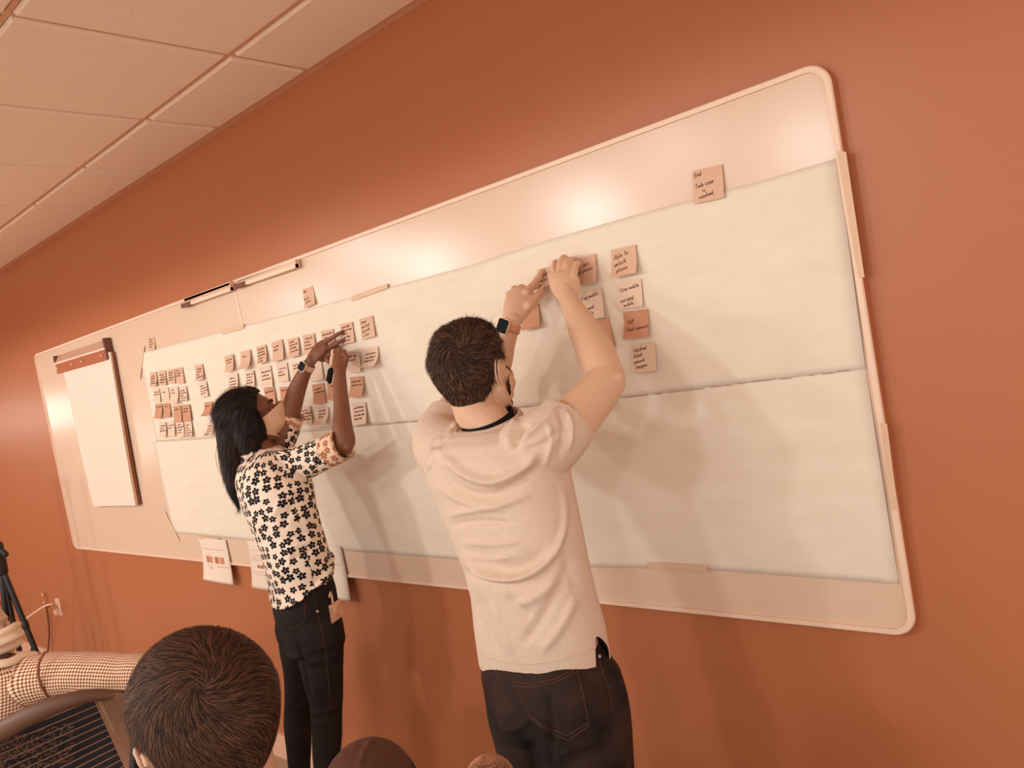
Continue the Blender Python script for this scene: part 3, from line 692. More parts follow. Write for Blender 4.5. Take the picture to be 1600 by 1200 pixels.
# ------------------------------------------------------------------ people: shared builders
def Rz(a):
    """yaw: facing +Y turned towards +X"""
    c, s = math.cos(a), math.sin(a); return np.array([[c, s, 0], [-s, c, 0], [0, 0, 1.0]])
def Rx(a):
    """pitch: positive looks up"""
    c, s = math.cos(a), math.sin(a); return np.array([[1, 0, 0], [0, c, -s], [0, s, c]])
def Ry(a):
    c, s = math.cos(a), math.sin(a); return np.array([[c, 0, s], [0, 1, 0], [-s, 0, c]])
class Head:
    """local metres: x right, y forward, z up, origin between the ears"""
    def __init__(s, c, yaw=0, pitch=0, roll=0, k=1.0):
        s.c = np.asarray(c, float); s.R = Rz(math.radians(yaw)) @ Rx(math.radians(pitch)) @ Ry(math.radians(roll)); s.k = k
    def w(s, p): return s.c + s.R @ (np.asarray(p, float) * s.k)
    def loc(s, V): return ((np.asarray(V) - s.c) @ s.R) / s.k
    def E(s, c, r, q=None): return ell(s.w(c), np.array(r) * s.k, s.R if q is None else s.R @ q, 24, 14)
    def T(s, pts, rr, **kw): return tube([s.w(p) for p in pts], np.array(rr) * s.k, **kw)
    def skull(s, fem=False):
        o = [s.E((0, -.014, .03), (.0745, .096, .083)), s.E((0, -.03, .01), (.070, .082, .075)),
             s.E((0, .03, -.03), (.060, .060, .078)), s.E((0, .045, .02), (.060, .050, .050)),
             s.E((0, .066, -.093), (.026, .022, .020)), s.E((0, .084, -.055), (.026, .016, .024)),
             s.T([(-.036, .083, .022), (-.015, .090, .024), (.015, .090, .024), (.036, .083, .022)], [.008, .009, .009, .008], n=10),
             s.T([(0, .090, .014), (0, .104, -.012), (0, .112, -.030)], [.007, .009, .0115], n=12, sub=2)]
        for x in (-1, 1):
            o += [s.T([(x * .060, -.002, -.040), (x * .054, .022, -.076), (x * .030, .058, -.097), (0, .072, -.100)], [.020, .019, .018, .018], n=12, sub=2),
                  s.E((x * .044, .056, -.018), (.022, .026, .020)), s.E((x * .011, .102, -.033), (.009, .010, .008)),
                  s.E((x * .022, .082, -.055), (.010, .008, .012)),
                  s.T([(x * .016, .094, -.064), (0, .099, -.064)], [.0055, .007], n=8), s.T([(x * .016, .094, -.054), (0, .099, -.053)], [.004, .006], n=8)]
            # ear: bowl, helix rim, lobe
            q = [(x * .078, -.004, -.026), (x * .081, .002, -.012), (x * .083, .002, .008), (x * .089, -.006, .024), (x * .093, -.020, .027), (x * .094, -.029, .014), (x * .090, -.028, -.006), (x * .083, -.018, -.024), (x * .079, -.008, -.030)]
            o += [s.T(q, [.0045, .0035, .0035, .0035, .0038, .0038, .0035, .0045, .005], n=8, sub=3),
                  s.E((x * .080, -.012, .002), (.0045, .016, .025), Ry(x * .12)), s.T([(x * .085, -.020, .014), (x * .088, -.018, -.004), (x * .083, -.010, -.014)], [.003, .0032, .003], n=8, sub=2),
                  s.E((x * .078, .004, -.004), (.006, .004, .006))]
        return o
    def shell(s, grow, inside, n=5, sq=1.0, bump=None):
        """thin hair cap following the skull where inside(local) is true"""
        bm = bmesh.new(); bmesh.ops.create_icosphere(bm, subdivisions=n, radius=1)
        V = np.array([v.co[:] for v in bm.verts]); F = [[v.index for v in f.verts] for f in bm.faces]; bm.free()
        L = np.stack([V[:, 0] * .0745, V[:, 1] * .096 - .014, V[:, 2] * .083 + .03], 1)
        low = L[:, 2] < .02; L[low, 2] = .02 + (L[low, 2] - .02) * 1.45
        g = np.array([grow(p) for p in L]); N = V / np.array([.0745, .096, .083]); N /= np.linalg.norm(N, axis=1)[:, None]
        L = L + N * g[:, None]
        keep = [inside(p) for p in L]; F = [f for f in F if all(keep[i] for i in f)]
        use = sorted({i for f in F for i in f}); mp = {a: b for b, a in enumerate(use)}
        F2 = [[mp[i] for i in f] for f in F]; par = list(range(len(use)))
        def fd_(a):
            while par[a] != a: par[a] = par[par[a]]; a = par[a]
            return a
        for f in F2:
            for i in f[1:]: par[fd_(i)] = fd_(f[0])
        rt = [fd_(i) for i in range(len(use))]; big = max(set(rt), key=rt.count)
        return [s.w(L[i]) for i in use], [f for f in F2 if rt[f[0]] == big], L[use], N[use]
def strands(name, roots, normals, flow, length, m, parent, width=.0006, rise=.25, segs=3, seed=0, curl=.25, layers=None):
    """thin tapering hair ribbons; roots in world metres, flow(root)->direction"""
    rng = np.random.RandomState(seed); V = []; F = []
    for i, (p, nn) in enumerate(zip(roots, normals)):
        d = flow(p, nn); d = d - nn * (d @ nn); d = nrm(d + rng.normal(0, curl, 3) * .5); d = nrm(d - nn * (d @ nn) * .7)
        L = length(p) * rng.uniform(.6, 1.15); q = p.copy(); side = nrm(np.cross(d, nn)) * width * rng.uniform(.7, 1.4); up = rise * rng.uniform(.2, 1.3)
        k = len(V); dirn = nrm(d + nn * up)
        for j in range(segs + 1):
            t = j / segs; wd = (1 - t * .85)
            V.append(q - side * wd); V.append(q + side * wd)
            q = q + dirn * (L / segs); dirn = nrm(dirn - nn * up * .75 + d * .1)
        for j in range(segs): a = k + 2 * j; F.append((a, a + 1, a + 3, a + 2))
    me = bpy.data.meshes.new(name); me.from_pydata(np.array(V).tolist(), [], F); me.materials.append(m); me.update()
    me.polygons.foreach_set('use_smooth', [True] * len(me.polygons))
    o = link(name, me, parent); o['kind'] = 'stuff'; return o
def sample(V, F, n, seed=0, weight=None):
    rng = np.random.RandomState(seed); V = np.array(V); T = np.array([(f[0], f[1], f[2]) for f in F] + [(f[0], f[2], f[3]) for f in F if len(f) == 4])
    a, b, c = V[T[:, 0]], V[T[:, 1]], V[T[:, 2]]; cr = np.cross(b - a, c - a); ar = np.linalg.norm(cr, axis=1)
    idx = rng.choice(len(T), n, p=ar / ar.sum()); u = rng.rand(n, 1); v = rng.rand(n, 1); fl = (u + v > 1); u = np.where(fl, 1 - u, u); v = np.where(fl, 1 - v, v)
    return a[idx] + (b - a)[idx] * u + (c - a)[idx] * v, cr[idx] / ar[idx][:, None]
def face_mask(h, m, parent, name='face_mask', front=.118, top=-.002, pleats=3, width=78, depth=.004, sx=.073):
    """pleated cloth mask over nose and chin"""
    nu, nv = 36, 22; V = []; F = []
    for s in (0, 1):
        for j in range(nv + 1):
            v = j / nv
            for i in range(nu + 1):
                u = -1 + 2 * i / nu; a = math.radians(width) * u
                c = math.cos(a); fr = (.075 + (front - .075) * math.sin(math.pi * min(1, .25 + v * .9)) ** .7)
                x = sx * math.sin(a); y = .012 + (fr - .012) * max(c, 0) ** .8
                zt = top + .006 * c ** 3 - .022 * abs(u) ** 2; zb = -.112 + .012 * (1 - c) + .028 * abs(u) ** 2
                z = zt + (zb - zt) * v; z = z
                y += depth * math.sin(v * math.pi * 2 * pleats) * c ** .5 if c > 0 else 0
                y += .002 * math.sin(9 * u + 7 * v) - .0012 * s
                V.append(h.w((x * (1 - .012 * s), y, z)))
    n1 = (nu + 1) * (nv + 1)
    for j in range(nv):
        for i in range(nu):
            a = j * (nu + 1) + i; F.append((a, a + 1, a + nu + 2, a + nu + 1)); F.append((n1 + a, n1 + a + nu + 1, n1 + a + nu + 2, n1 + a + 1))
    for i in range(nu): a = nv * (nu + 1) + i; F += [(i, n1 + i, n1 + i + 1, i + 1), (a, a + 1, n1 + a + 1, n1 + a)]
    for j in range(nv): a = j * (nu + 1); F.append((a, a + nu + 1, n1 + a + nu + 1, n1 + a)); a += nu; F.append((a, n1 + a, n1 + a + nu + 1, a + nu + 1))
    return mk(name, V, F, m, parent, True)
def limb(pts, n=14, sub=3, flat=None, up=None):
    """pts (px, py, d, radius m)"""
    return tube([P(a, b, c) for a, b, c, r in pts], [r for a, b, c, r in pts], n=n, sub=sub, flat=flat, up=up)
def sleeve(pts, n=24, sub=3, inset=.02):
    """open-ended sleeve: last section turned back inside so the opening shows depth"""
    A = crom([list(P(a, b, c)) + [r] for a, b, c, r in pts], sub); C = A[:, :3]; R = A[:, 3]; T, U, Vv = frames(C)
    rings = []
    for i in range(len(C)): rings.append([C[i] + (U[i] * math.cos(t) + Vv[i] * math.sin(t)) * R[i] for t in np.linspace(0, 2 * math.pi, n, endpoint=False)])
    e = len(C) - 1
    for k, rr in ((0, R[e] - .006), (inset, R[e] - .007)):
        rings.append([C[e] - T[e] * k + (U[e] * math.cos(t) + Vv[e] * math.sin(t)) * rr for t in np.linspace(0, 2 * math.pi, n, endpoint=False)])
    return loft(rings)
# materials for people
def skin(name, c, c2): 
    m = mat(name, c, .52, .35, var=(60, c2, .9), bump=(260, .25, .0008)); b = m.node_tree.nodes['Principled BSDF']
    b.inputs['Subsurface Weight'].default_value = .12; b.inputs['Subsurface Radius'].default_value = (.010, .004, .002); b.inputs['Subsurface Scale'].default_value = .5
    return m
SKM = skin('skin_fair', (226, 184, 152), (216, 171, 140)); SKW = skin('skin_brown', (136, 84, 56), (122, 74, 50))
HAIRM = mat('hair_brown', (56, 40, 33), .65, .15); HAIRM2 = mat('hair_brown_light', (122, 84, 60), .6, .2)
HAIRB = mat('hair_black', (32, 26, 26), .6, .12); HAIRB2 = mat('hair_black_sheen', (66, 46, 38), .5, .2)
TEEM = mat('grey_tee', (230, 206, 186), .9, .1, var=(90, (212, 184, 160), .9), bump=(500, .3, .0006), stretch=(1, 1, 3))
DENIM = mat('dark_denim', (52, 41, 37), .85, .15, var=(14, (30, 28, 29), .8), bump=(900, .3, .0005))
DENIMM = mat('brown_denim', (70, 50, 40), .85, .15, var=(11, (28, 26, 27), .5), bump=(900, .3, .0005))
STITCH = mat('stitching', (100, 66, 50), .8, .05); BLACKC = mat('black_cloth', (32, 28, 28), .9, .1)
MASKM = mat('mask_peach', (226, 180, 146), .75, .2, bump=(30, .3, .003)); LOOP = mat('ear_loop', (240, 206, 180), .7, .2)
# ================================================================== MAN
man = tag(empty('person', (P(840, 1100, 1.27)[0], P(840, 1100, 1.27)[1], 0)), 'man in pale tee and dark jeans, back turned, both arms raised to sticky notes', 'person', None)
mh = Head(P(741, 586, 1.335), yaw=-9, pitch=4, roll=0, k=.97)
sd = 1.30
man_rings = [((760, 1120), (965, 1100), 1.255), ((748, 1075), (962, 1055), 1.255), ((750, 1050), (948, 1026), 1.26), ((741, 985), (938, 968), 1.265), ((736, 935), (925, 922), 1.27), ((724, 885), (914, 878), 1.275),
             ((704, 835), (904, 830), 1.285), ((684, 785), (893, 782), 1.295), ((666, 742), (884, 738), 1.30)]
def mring(l, r, d, grow=1.0, **k): return ring_px(l, r, d, .60, math.radians(-3), grow, n=40, e=2.25, **k)
neckc = P(772, 672, 1.325)
top_rings = [mring((659, 710), (880, 702), 1.305), mring((667, 690), (864, 682), 1.31), mring((684, 676), (835, 668), 1.315), mring((702, 670), (812, 663), 1.32)]
# body: one continuous surface
B = mh.skull()
B += [tube([mh.w((0, -.022, -.03)), mh.w((0, -.030, -.085)), neckc, P(775, 720, 1.31)], [.055, .052, .058, .08], n=20, sub=3)]
B += [loft([mring(l, r, d, .86) for l, r, d in man_rings] + [mring((664, 710), (880, 702), 1.305, .84), mring((680, 690), (862, 684), 1.31, .8), mring((710, 672), (822, 668), 1.315, .75)])]
RS, RE, RWr = (866, 690, 1.31), (950, 597, 1.475), (889, 470, 1.565)
B += [limb([(830, 700, 1.31, .062), (872, 682, 1.33, .056), (912, 640, 1.40, .052), (944, 600, 1.465, .047), (945, 588, 1.48, .045), (930, 550, 1.505, .0455), (911, 512, 1.535, .038), (897, 485, 1.555, .0285), (889, 468, 1.572, .025), (886, 454, 1.588, .020)], n=20)]
B += [limb([(954, 588, 1.47, .030), (962, 592, 1.468, .022)], sub=1)]
B += [limb([(700, 700, 1.32, .062), (688, 682, 1.37, .056), (712, 640, 1.45, .050), (752, 606, 1.52, .045), (760, 598, 1.525, .044), (776, 566, 1.525, .042), (786, 535, 1.535, .034), (796, 512, 1.545, .0275), (801, 500, 1.552, .024)], n=20)]
# right hand: back of the hand to the camera, fingertips bent onto the board
up_h = nrm(ray(884, 440))
def palm(pts, flat=.5): return tube([P(a, b, c) for a, b, c, r in pts], [r for a, b, c, r in pts], n=20, sub=3, flat=flat, up=-up_h)
B += [palm([(889, 470, 1.568, .024), (887, 460, 1.580, .031), (884, 449, 1.594, .038), (882, 439, 1.604, .040), (882, 433, 1.609, .036)], .46)]
FR = [[(869, 437, 1.612, .011), (866, 425, 1.632, .010), (866, 415, 1.650, .0095), (868, 410, 1.668, .009), (871, 413, 1.683, .0085)],
      [(876, 430, 1.612, .0115), (875, 414, 1.630, .0105), (880, 403.5, 1.650, .010), (884, 404, 1.672, .009), (886, 409, 1.685, .0085)],
      [(886, 430, 1.612, .0115), (886, 416, 1.628, .0105), (890, 407, 1.648, .010), (894, 408, 1.670, .009), (896, 413, 1.685, .0085)],
      [(896, 434, 1.612, .0105), (898, 422, 1.628, .0095), (901, 412, 1.646, .009), (905, 413, 1.666, .0082), (906, 418, 1.683, .008)],
      [(872, 452, 1.590, .013), (866, 441, 1.618, .0115), (862, 432, 1.650, .010), (860, 428, 1.682, .009)]]
for f in FR: B.append(limb(f, n=12, sub=3))
# left hand: index and thumb reach the note, three fingers folded
up_l = nrm(ray(815, 470))
B += [tube([P(a, b, c) for a, b, c, r in [(799, 505, 1.548, .025), (804, 490, 1.560, .033), (810, 476, 1.578, .039), (813, 465, 1.592, .037), (815, 459, 1.598, .031)]], [.025, .033, .039, .037, .031], n=20, sub=3, flat=.52, up=-up_l)]
FL = [[(822, 458, 1.598, .0125), (830, 449, 1.630, .011), (839, 437, 1.658, .010), (847, 424, 1.684, .009)],
      [(826, 478, 1.585, .0155), (836, 468, 1.612, .0135), (846, 457, 1.645, .0115), (852, 445, 1.68, .0095)],
      [(812, 453, 1.60, .0115), (815, 449, 1.628, .0105), (822, 456, 1.648, .010), (824, 466, 1.640, .009)],
      [(803, 454, 1.60, .011), (805, 451, 1.627, .010), (812, 460, 1.642, .0095), (815, 470, 1.632, .009)],
      [(796, 462, 1.598, .0105), (796, 459, 1.62, .0095), (803, 468, 1.632, .009), (808, 476, 1.624, .0085)]]
for f in FL: B.append(limb(f, n=12, sub=3))
# legs and feet of the body under the jeans
def legchain(hx, hy, kx, ky, ax, ay, dk):
    return
mx, my = man.location[0], man.location[1]
JL = [P(826, 1120, 1.245), P(836, 1200, 1.235)]; JR = [P(905, 1120, 1.255), P(917, 1200, 1.24)]
fl_, fr_ = np.array([JL[1][0] - .02, JL[1][1] - .05, 0]), np.array([JR[1][0] + .03, JR[1][1] - .04, 0])
def leg_path(a, b, f): return [a + np.array([0, 0, .06]), a, b, np.array([b[0] * .6 + f[0] * .4, b[1] * .6 + f[1] * .4, .50]), np.array([f[0], f[1], .28]), np.array([f[0], f[1] - .01, .10])]
for a, b, f in ((JL[0], JL[1], fl_), (JR[0], JR[1], fr_)):
    B.append(tube(leg_path(a, b, f), [.075, .078, .068, .052, .048, .036], n=18, sub=3))
    B.append(tube([np.array([f[0], f[1] - .03, .045]), np.array([f[0], f[1] + .08, .035]), np.array([f[0], f[1] + .15, .03])], [.035, .036, .028], n=12, sub=2))
body = solid('body', B, SKM, .0030, 6, man)
# tee
Tp = [loft([mring(l, r, d) for l, r, d in man_rings[2:]] + top_rings)]
Tp += [sleeve([(820, 712, 1.30, .085), (850, 694, 1.315, .080), (872, 676, 1.34, .074), (889, 656, 1.375, .069), (893, 651, 1.382, .068)])]
Tp += [sleeve([(715, 715, 1.30, .085), (695, 700, 1.335, .080), (689, 680, 1.375, .072), (706, 650, 1.43, .064)])]
Tp += [limb([(690, 716, 1.31, .06), (768, 722, 1.30, .07), (850, 708, 1.31, .06)], n=20)]
TF = [([(690, 712), (730, 742), (775, 752), (822, 728), (838, 706)], 8, .012), ([(682, 730), (722, 766), (768, 774), (815, 752), (845, 722)], 7, -.007),
      ([(684, 760), (730, 785), (780, 788), (830, 772)], 6, .006), ([(700, 805), (745, 797), (790, 793)], 5, .006), ([(705, 820), (750, 815), (800, 818)], 5, -.005),
      ([(722, 848), (770, 850), (815, 846)], 5, .004), ([(725, 866), (765, 875), (805, 868)], 5, .004),
      ([(724, 865), (738, 886), (760, 900), (795, 905), (830, 896), (862, 870), (878, 840), (883, 800), (878, 760)], 6, .011),
      ([(728, 888), (745, 905), (790, 915), (835, 906), (870, 880)], 5, -.006), ([(740, 858), (780, 890), (820, 885), (858, 855)], 14, -.008),
      ([(800, 950), (850, 925), (872, 900)], 9, .006), ([(815, 1010), (850, 960), (890, 880)], 9, -.007), ([(845, 1020), (880, 975), (900, 930)], 8, .006),
      ([(790, 930), (815, 955), (830, 965)], 8, -.006), ([(750, 930), (762, 980), (775, 1020)], 8, -.005), ([(770, 940), (785, 985), (800, 1025)], 8, .004),
      ([(812, 690), (835, 672), (858, 652), (876, 636)], 5, .009), ([(820, 706), (850, 692), (880, 668)], 5, -.007), ([(884, 640), (893, 668), (888, 705)], 4, .007), ([(872, 640), (880, 670), (872, 715)], 5, -.007),
      ([(856, 660), (862, 690), (850, 730)], 5, .005), ([(800, 700), (812, 680), (822, 662)], 6, -.010), ([(792, 690), (800, 672), (808, 655)], 5, .010),
      ([(668, 735), (676, 715), (690, 700)], 5, .006), ([(690, 680), (705, 672), (715, 655)], 4, .006), ([(672, 700), (690, 690), (700, 670)], 5, -.005),
      ([(885, 790), (880, 840), (890, 890), (905, 930)], 10, -.004)]
tee = solid('t_shirt', Tp, TEEM, .0042, 6, man, folds([(a, w * .9, h * 1.35) for a, w, h in TF]))
me = tee.data
bm = bmesh.new(); bm.from_mesh(me); kill = []
for f in bm.faces:
    c = np.array(f.calc_center_median()[:]); n_ = np.array(f.normal[:])
    q = proj(c)[0][0]
    if inpoly(q[0], q[1], [(930, 990), (941, 998), (951, 1012), (955, 1070), (932, 1070)]) and n_ @ (CAMP - c) > 0: kill.append(f)
bmesh.ops.delete(bm, geom=kill, context='FACES')
for _ in range(12):
    bv = [v for v in bm.verts if v.is_boundary]; nc = []
    for v in bv:
        nb = [e.other_vert(v).co for e in v.link_edges if e.is_boundary]; nc.append((v, (v.co + sum(nb, Vector()) / len(nb)) / 2 if nb else v.co.copy()))
    for v, c in nc: v.co = c
bm.to_mesh(me); bm.free()
tt = bvh(tee)
V_, F_ = seam(tt, [(751, 1024), (790, 1036), (830, 1039), (880, 1031), (927, 1014)], .0009, .0003)
mk('hem_stitch', V_, F_, mat('tee_stitch', (216, 180, 152), .9, .1), tee)
# collar: a standing knit band over a black under-layer
cc = P(763, 666, 1.322) + np.array([0, 0, .012])
def collar_ring(r, z, ax=1.0, fwd=0): return [cc + np.array([r * ax * math.cos(t), r * math.sin(t) * .92 + fwd, z + .018 * math.sin(t)]) for t in np.linspace(0, 2 * math.pi, 40, endpoint=False)]
mk('collar', *loft([collar_ring(.098, -.040, 1.05), collar_ring(.088, -.006, 1.02), collar_ring(.084, .004), collar_ring(.079, .002), collar_ring(.080, -.040)], False), TEEM, tee, True)
mk('undershirt', *loft([collar_ring(.070, -.030), collar_ring(.066, .011), collar_ring(.062, .011), collar_ring(.064, -.030)], False), BLACKC, man, True)
# jeans
def hr(l, r, d, g=1.0): return ring_px(l, r, d, .66, math.radians(-3), g, n=36, e=2.4)
J = [loft([hr((776, 1130), (976, 1112), 1.25), hr((761, 1095), (971, 1077), 1.25), hr((751, 1058), (958, 1040), 1.255, .97), hr((750, 1030), (946, 1010), 1.26, .92), hr((752, 1000), (935, 985), 1.262, .86)])]
J += [tube(leg_path(JL[0], JL[1], fl_), [.092, .094, .080, .072, .066, .07], n=22, sub=3), tube(leg_path(JR[0], JR[1], fr_), [.112, .114, .104, .078, .068, .07], n=22, sub=3)]
J += [ell(P(824, 1108, 1.20), (.078, .07, .09)), ell(P(890, 1105, 1.20), (.085, .075, .09))]
JF = [([(852, 1075), (858, 1120), (862, 1200)], 7, -.012), ([(775, 1130), (800, 1140), (830, 1125)], 5, .006), ([(790, 1160), (815, 1172), (845, 1165)], 5, -.005), ([(870, 1180), (910, 1165), (950, 1150)], 6, .006),
      ([(880, 1200), (920, 1180), (960, 1172)], 5, -.005), ([(950, 1060), (955, 1110), (962, 1160)], 5, -.005)]
jeans = solid('jeans', J, DENIMM, .005, 6, man, folds(JF))
jt = bvh(jeans)
st = []
for pts in ([(800, 1066), (830, 1069), (865, 1062), (901, 1045)], [(801, 1071), (830, 1074), (866, 1067), (902, 1050)], [(901, 1045), (912, 1090), (920, 1134)], [(801, 1070), (822, 1102), (829, 1122)], [(829, 1122), (855, 1142), (888, 1157), (920, 1134)],
            [(829, 1119), (856, 1138), (886, 1149), (917, 1130)], [(776, 1045), (783, 1070), (791, 1092)], [(745, 1048), (757, 1052), (756, 1087)], [(933, 1025), (945, 1058), (953, 1080), (955, 1100)], [(812, 1055), (820, 1066)]):
    v, f = seam(jt, pts, .0009, .0005)
    if v: st.append((v, f))
tag(mk('stitching', *join(*st), STITCH, jeans), kind='stuff')
h_ = hit(jt, 936, 1026)
if h_: mk('rivet', *ell(h_[0] + h_[1] * .001, (.004, .004, .004)), METAL, jeans, True)
for f in (fl_, fr_):
    mk('shoe', *join(tube([np.array([f[0], f[1] - .06, .045]), np.array([f[0], f[1] + .05, .045]), np.array([f[0], f[1] + .17, .035])], [.045, .048, .036], n=16, sub=3)), DARK, man, True)
# hair of the man
def man_in(p):
    x, y, z = p
    if y > .02: return z > .052 + .35 * max(0, y - .045) + (.010 if abs(x) > .05 else 0) and y < .075
    if y > -.03: return z > .026 if abs(x) > .055 else True
    return z > -.072 + .0 * x + 1.6 * max(0, y + .055)
def man_g(p): return .006 + .010 * min(1, max(0, (p[2] + .03) / .08)) + .008 * max(0, min(1, (p[2] - .07) / .03))
V_, F_, Lc, Nc = mh.shell(man_g, man_in)
hair = mk('hair', V_, F_, HAIRM, man, True)
whorl = mh.w((.030, -.090, .078))
def swirl(center, R, spin, down):
    def fl(p, n):
        r = p - center; r = r - n * (r @ n); t = np.cross(n, nrm(r)); k = math.exp(-np.linalg.norm(r) / .05)
        w = .9 * math.sin(p[0] * 61 + p[2] * 47) * math.sin(p[1] * 53 + p[2] * 39 + 1) + .35 * math.sin(p[0] * 170 + p[1] * 130) * math.sin(p[2] * 190)
        return nrm(r) + t * (spin * k + w * .75) + np.array([0, 0, -1.0]) * down * (1 - k)
    return fl
rp, rn = sample(V_, F_, 9000, 1)
def mlen(p):
    l = mh.loc([p])[0]; return .012 + .020 * min(1, max(0, (l[2] + .02) / .09))
strands('hair_strands', rp[:6500], rn[:6500], swirl(whorl, 0, 1.2, .4), mlen, HAIRM, hair, .0007, .45, seed=2, curl=.6)
strands('hair_strands', rp[6500:], rn[6500:], swirl(whorl, 0, 1.2, .4), mlen, HAIRM2, hair, .0006, .5, seed=3, curl=.6)
# tuft at the front
sel = np.array([i for i in range(len(rp)) if (lambda l: l[2] > .095 and l[1] > .0)(mh.loc([rp[i]])[0])])
if len(sel):
    sel = np.tile(sel, 3)
    strands('hair_strands', rp[sel] + np.random.normal(0, .002, (len(sel), 3)), rn[sel], lambda p, n: n * 1.0 + np.array([.2, .5, .3]), lambda p: .026, HAIRM, hair, .0008, 1.1, seed=5, curl=1.2)
mm = face_mask(mh, MASKM, man, front=.124)
def lp(side, h=mh, r=.0016):
    q = [(side * .070, .030, -.020), (side * .080, .008, .016), (side * .086, -.016, .034), (side * .090, -.034, .022), (side * .086, -.036, -.006), (side * .078, -.016, -.036), (side * .068, .022, -.072)]
    return tube([h.w(p) for p in q], [r] * len(q), n=8, sub=4)
for s_ in (-1, 1): mk('ear_loop', *lp(s_), LOOP, mm, True)
for s_ in (-1, 1):
    mk('eye', *ell(mh.w((s_ * .031, .081, .004)), np.array([.012] * 3) * mh.k), mat('eye_white', (230, 200, 180), .2, .5), man, True)
    mk('eyebrow', *mh.T([(s_ * .014, .098, .026), (s_ * .032, .092, .032), (s_ * .048, .078, .026)], [.003, .0035, .002], n=6, sub=2), HAIRM, man, True)
# smartwatch on the left wrist
def watch(w0, ax, r, facedir, band, parent, label, size=(.020, .017), second=None):
    T = nrm(ax); f = nrm(facedir - T * (facedir @ T)); s = np.cross(T, f)
    root = tag(empty('smartwatch', w0), label, None); root.parent = parent; root.matrix_parent_inverse = Matrix.Translation(-Vector(parent.location))
    rr = []
    for k, h in ((-1, .0), (-1, .0016), (1, .0016), (1, 0)):
        rr.append([w0 + T * (.010 * k) + (f * math.cos(t) * .92 + s * math.sin(t)) * (r + h) for t in np.linspace(0, 2 * math.pi, 40, endpoint=False)])
    rr.append(rr[0])
    o = mk('strap', *loft(rr, False), band, root, True)
    c = w0 + f * (r * .92 + .005)
    def slab(a, b, h0, h1, m, name, rad=.006):
        pts = rrect(-b, b, -a, a, rad, 5)
        return mk(name, *loft([[c + s * x + T * z + f * h0 for x, z in pts], [c + s * x + T * z + f * h1 for x, z in pts]]), m, root)
    slab(size[0], size[1], -.005, .005, METAL, 'case'); slab(size[0] - .0015, size[1] - .0015, .005, .0062, mat('watch_screen', (20, 18, 21), .5, .08), 'screen', .005)
    mk('crown', *ell(c + s * (size[1] + .001) + T * .006, (.002, .002, .003)), METAL, root, True)
    return root
wv = P(800, 496, 1.552) - P(779, 560, 1.527)
watch(P(796, 511, 1.545), wv, .0295, P(783, 505, 1.50) - P(796, 511, 1.545), mat('watch_band', (216, 146, 108), .55, .4), man, None)
# ================================================================== WOMAN
def flower_mat(name, base, ink, scale=34.0):
    m = bpy.data.materials.new(name); m.use_nodes = True; nt = m.node_tree; N = nt.nodes; Lk = nt.links; b = N['Principled BSDF']
    b.inputs['Roughness'].default_value = .8; b.inputs['Specular IOR Level'].default_value = .15
    uv = N.new('ShaderNodeUVMap'); vo = N.new('ShaderNodeTexVoronoi'); vo.voronoi_dimensions = '2D'; vo.inputs['Scale'].default_value = scale; vo.inputs['Randomness'].default_value = .55
    Lk.new(uv.outputs[0], vo.inputs['Vector'])
    def mth(op, a, b_=None, c=None):
        n = N.new('ShaderNodeMath'); n.operation = op
        for i, v in enumerate((a, b_, c)):
            if v is None: continue
            if isinstance(v, (int, float)): n.inputs[i].default_value = v
            else: Lk.new(v, n.inputs[i])
        return n.outputs[0]
    s1 = N.new('ShaderNodeVectorMath'); s1.operation = 'SUBTRACT'; Lk.new(uv.outputs[0], s1.inputs[0]); Lk.new(vo.outputs['Position'], s1.inputs[1])
    sp = N.new('ShaderNodeSeparateXYZ'); Lk.new(s1.outputs[0], sp.inputs[0]); sc = N.new('ShaderNodeSeparateColor'); Lk.new(vo.outputs['Color'], sc.inputs[0])
    ang = mth('ARCTAN2', sp.outputs['Y'], sp.outputs['X']); r = mth('MULTIPLY', mth('SQRT', mth('ADD', mth('POWER', sp.outputs['X'], 2.0), mth('POWER', sp.outputs['Y'], 2.0))), scale)
    ph = mth('MULTIPLY_ADD', sc.outputs[0], 6.28, mth('MULTIPLY', ang, 2.5))
    pet = mth('POWER', mth('ABSOLUTE', mth('COSINE', ph)), .55)
    size = mth('MULTIPLY_ADD', sc.outputs[1], .14, .34)
    rad = mth('MULTIPLY', size, mth('MULTIPLY_ADD', pet, .62, .42))
    f = mth('LESS_THAN', r, rad); eye = mth('GREATER_THAN', r, .055); msk = mth('MULTIPLY', f, eye)
    mx_ = N.new('ShaderNodeMix'); mx_.data_type = 'RGBA'; Lk.new(msk, mx_.inputs[0]); mx_.inputs[6].default_value = rgb(base); mx_.inputs[7].default_value = rgb(ink)
    Lk.new(mx_.outputs[2], b.inputs['Base Color']); return m
FLOW = flower_mat('floral_cotton', (244, 220, 198), (36, 30, 31)); FLOWC = flower_mat('floral_cotton_reverse', (236, 200, 172), (178, 112, 78))
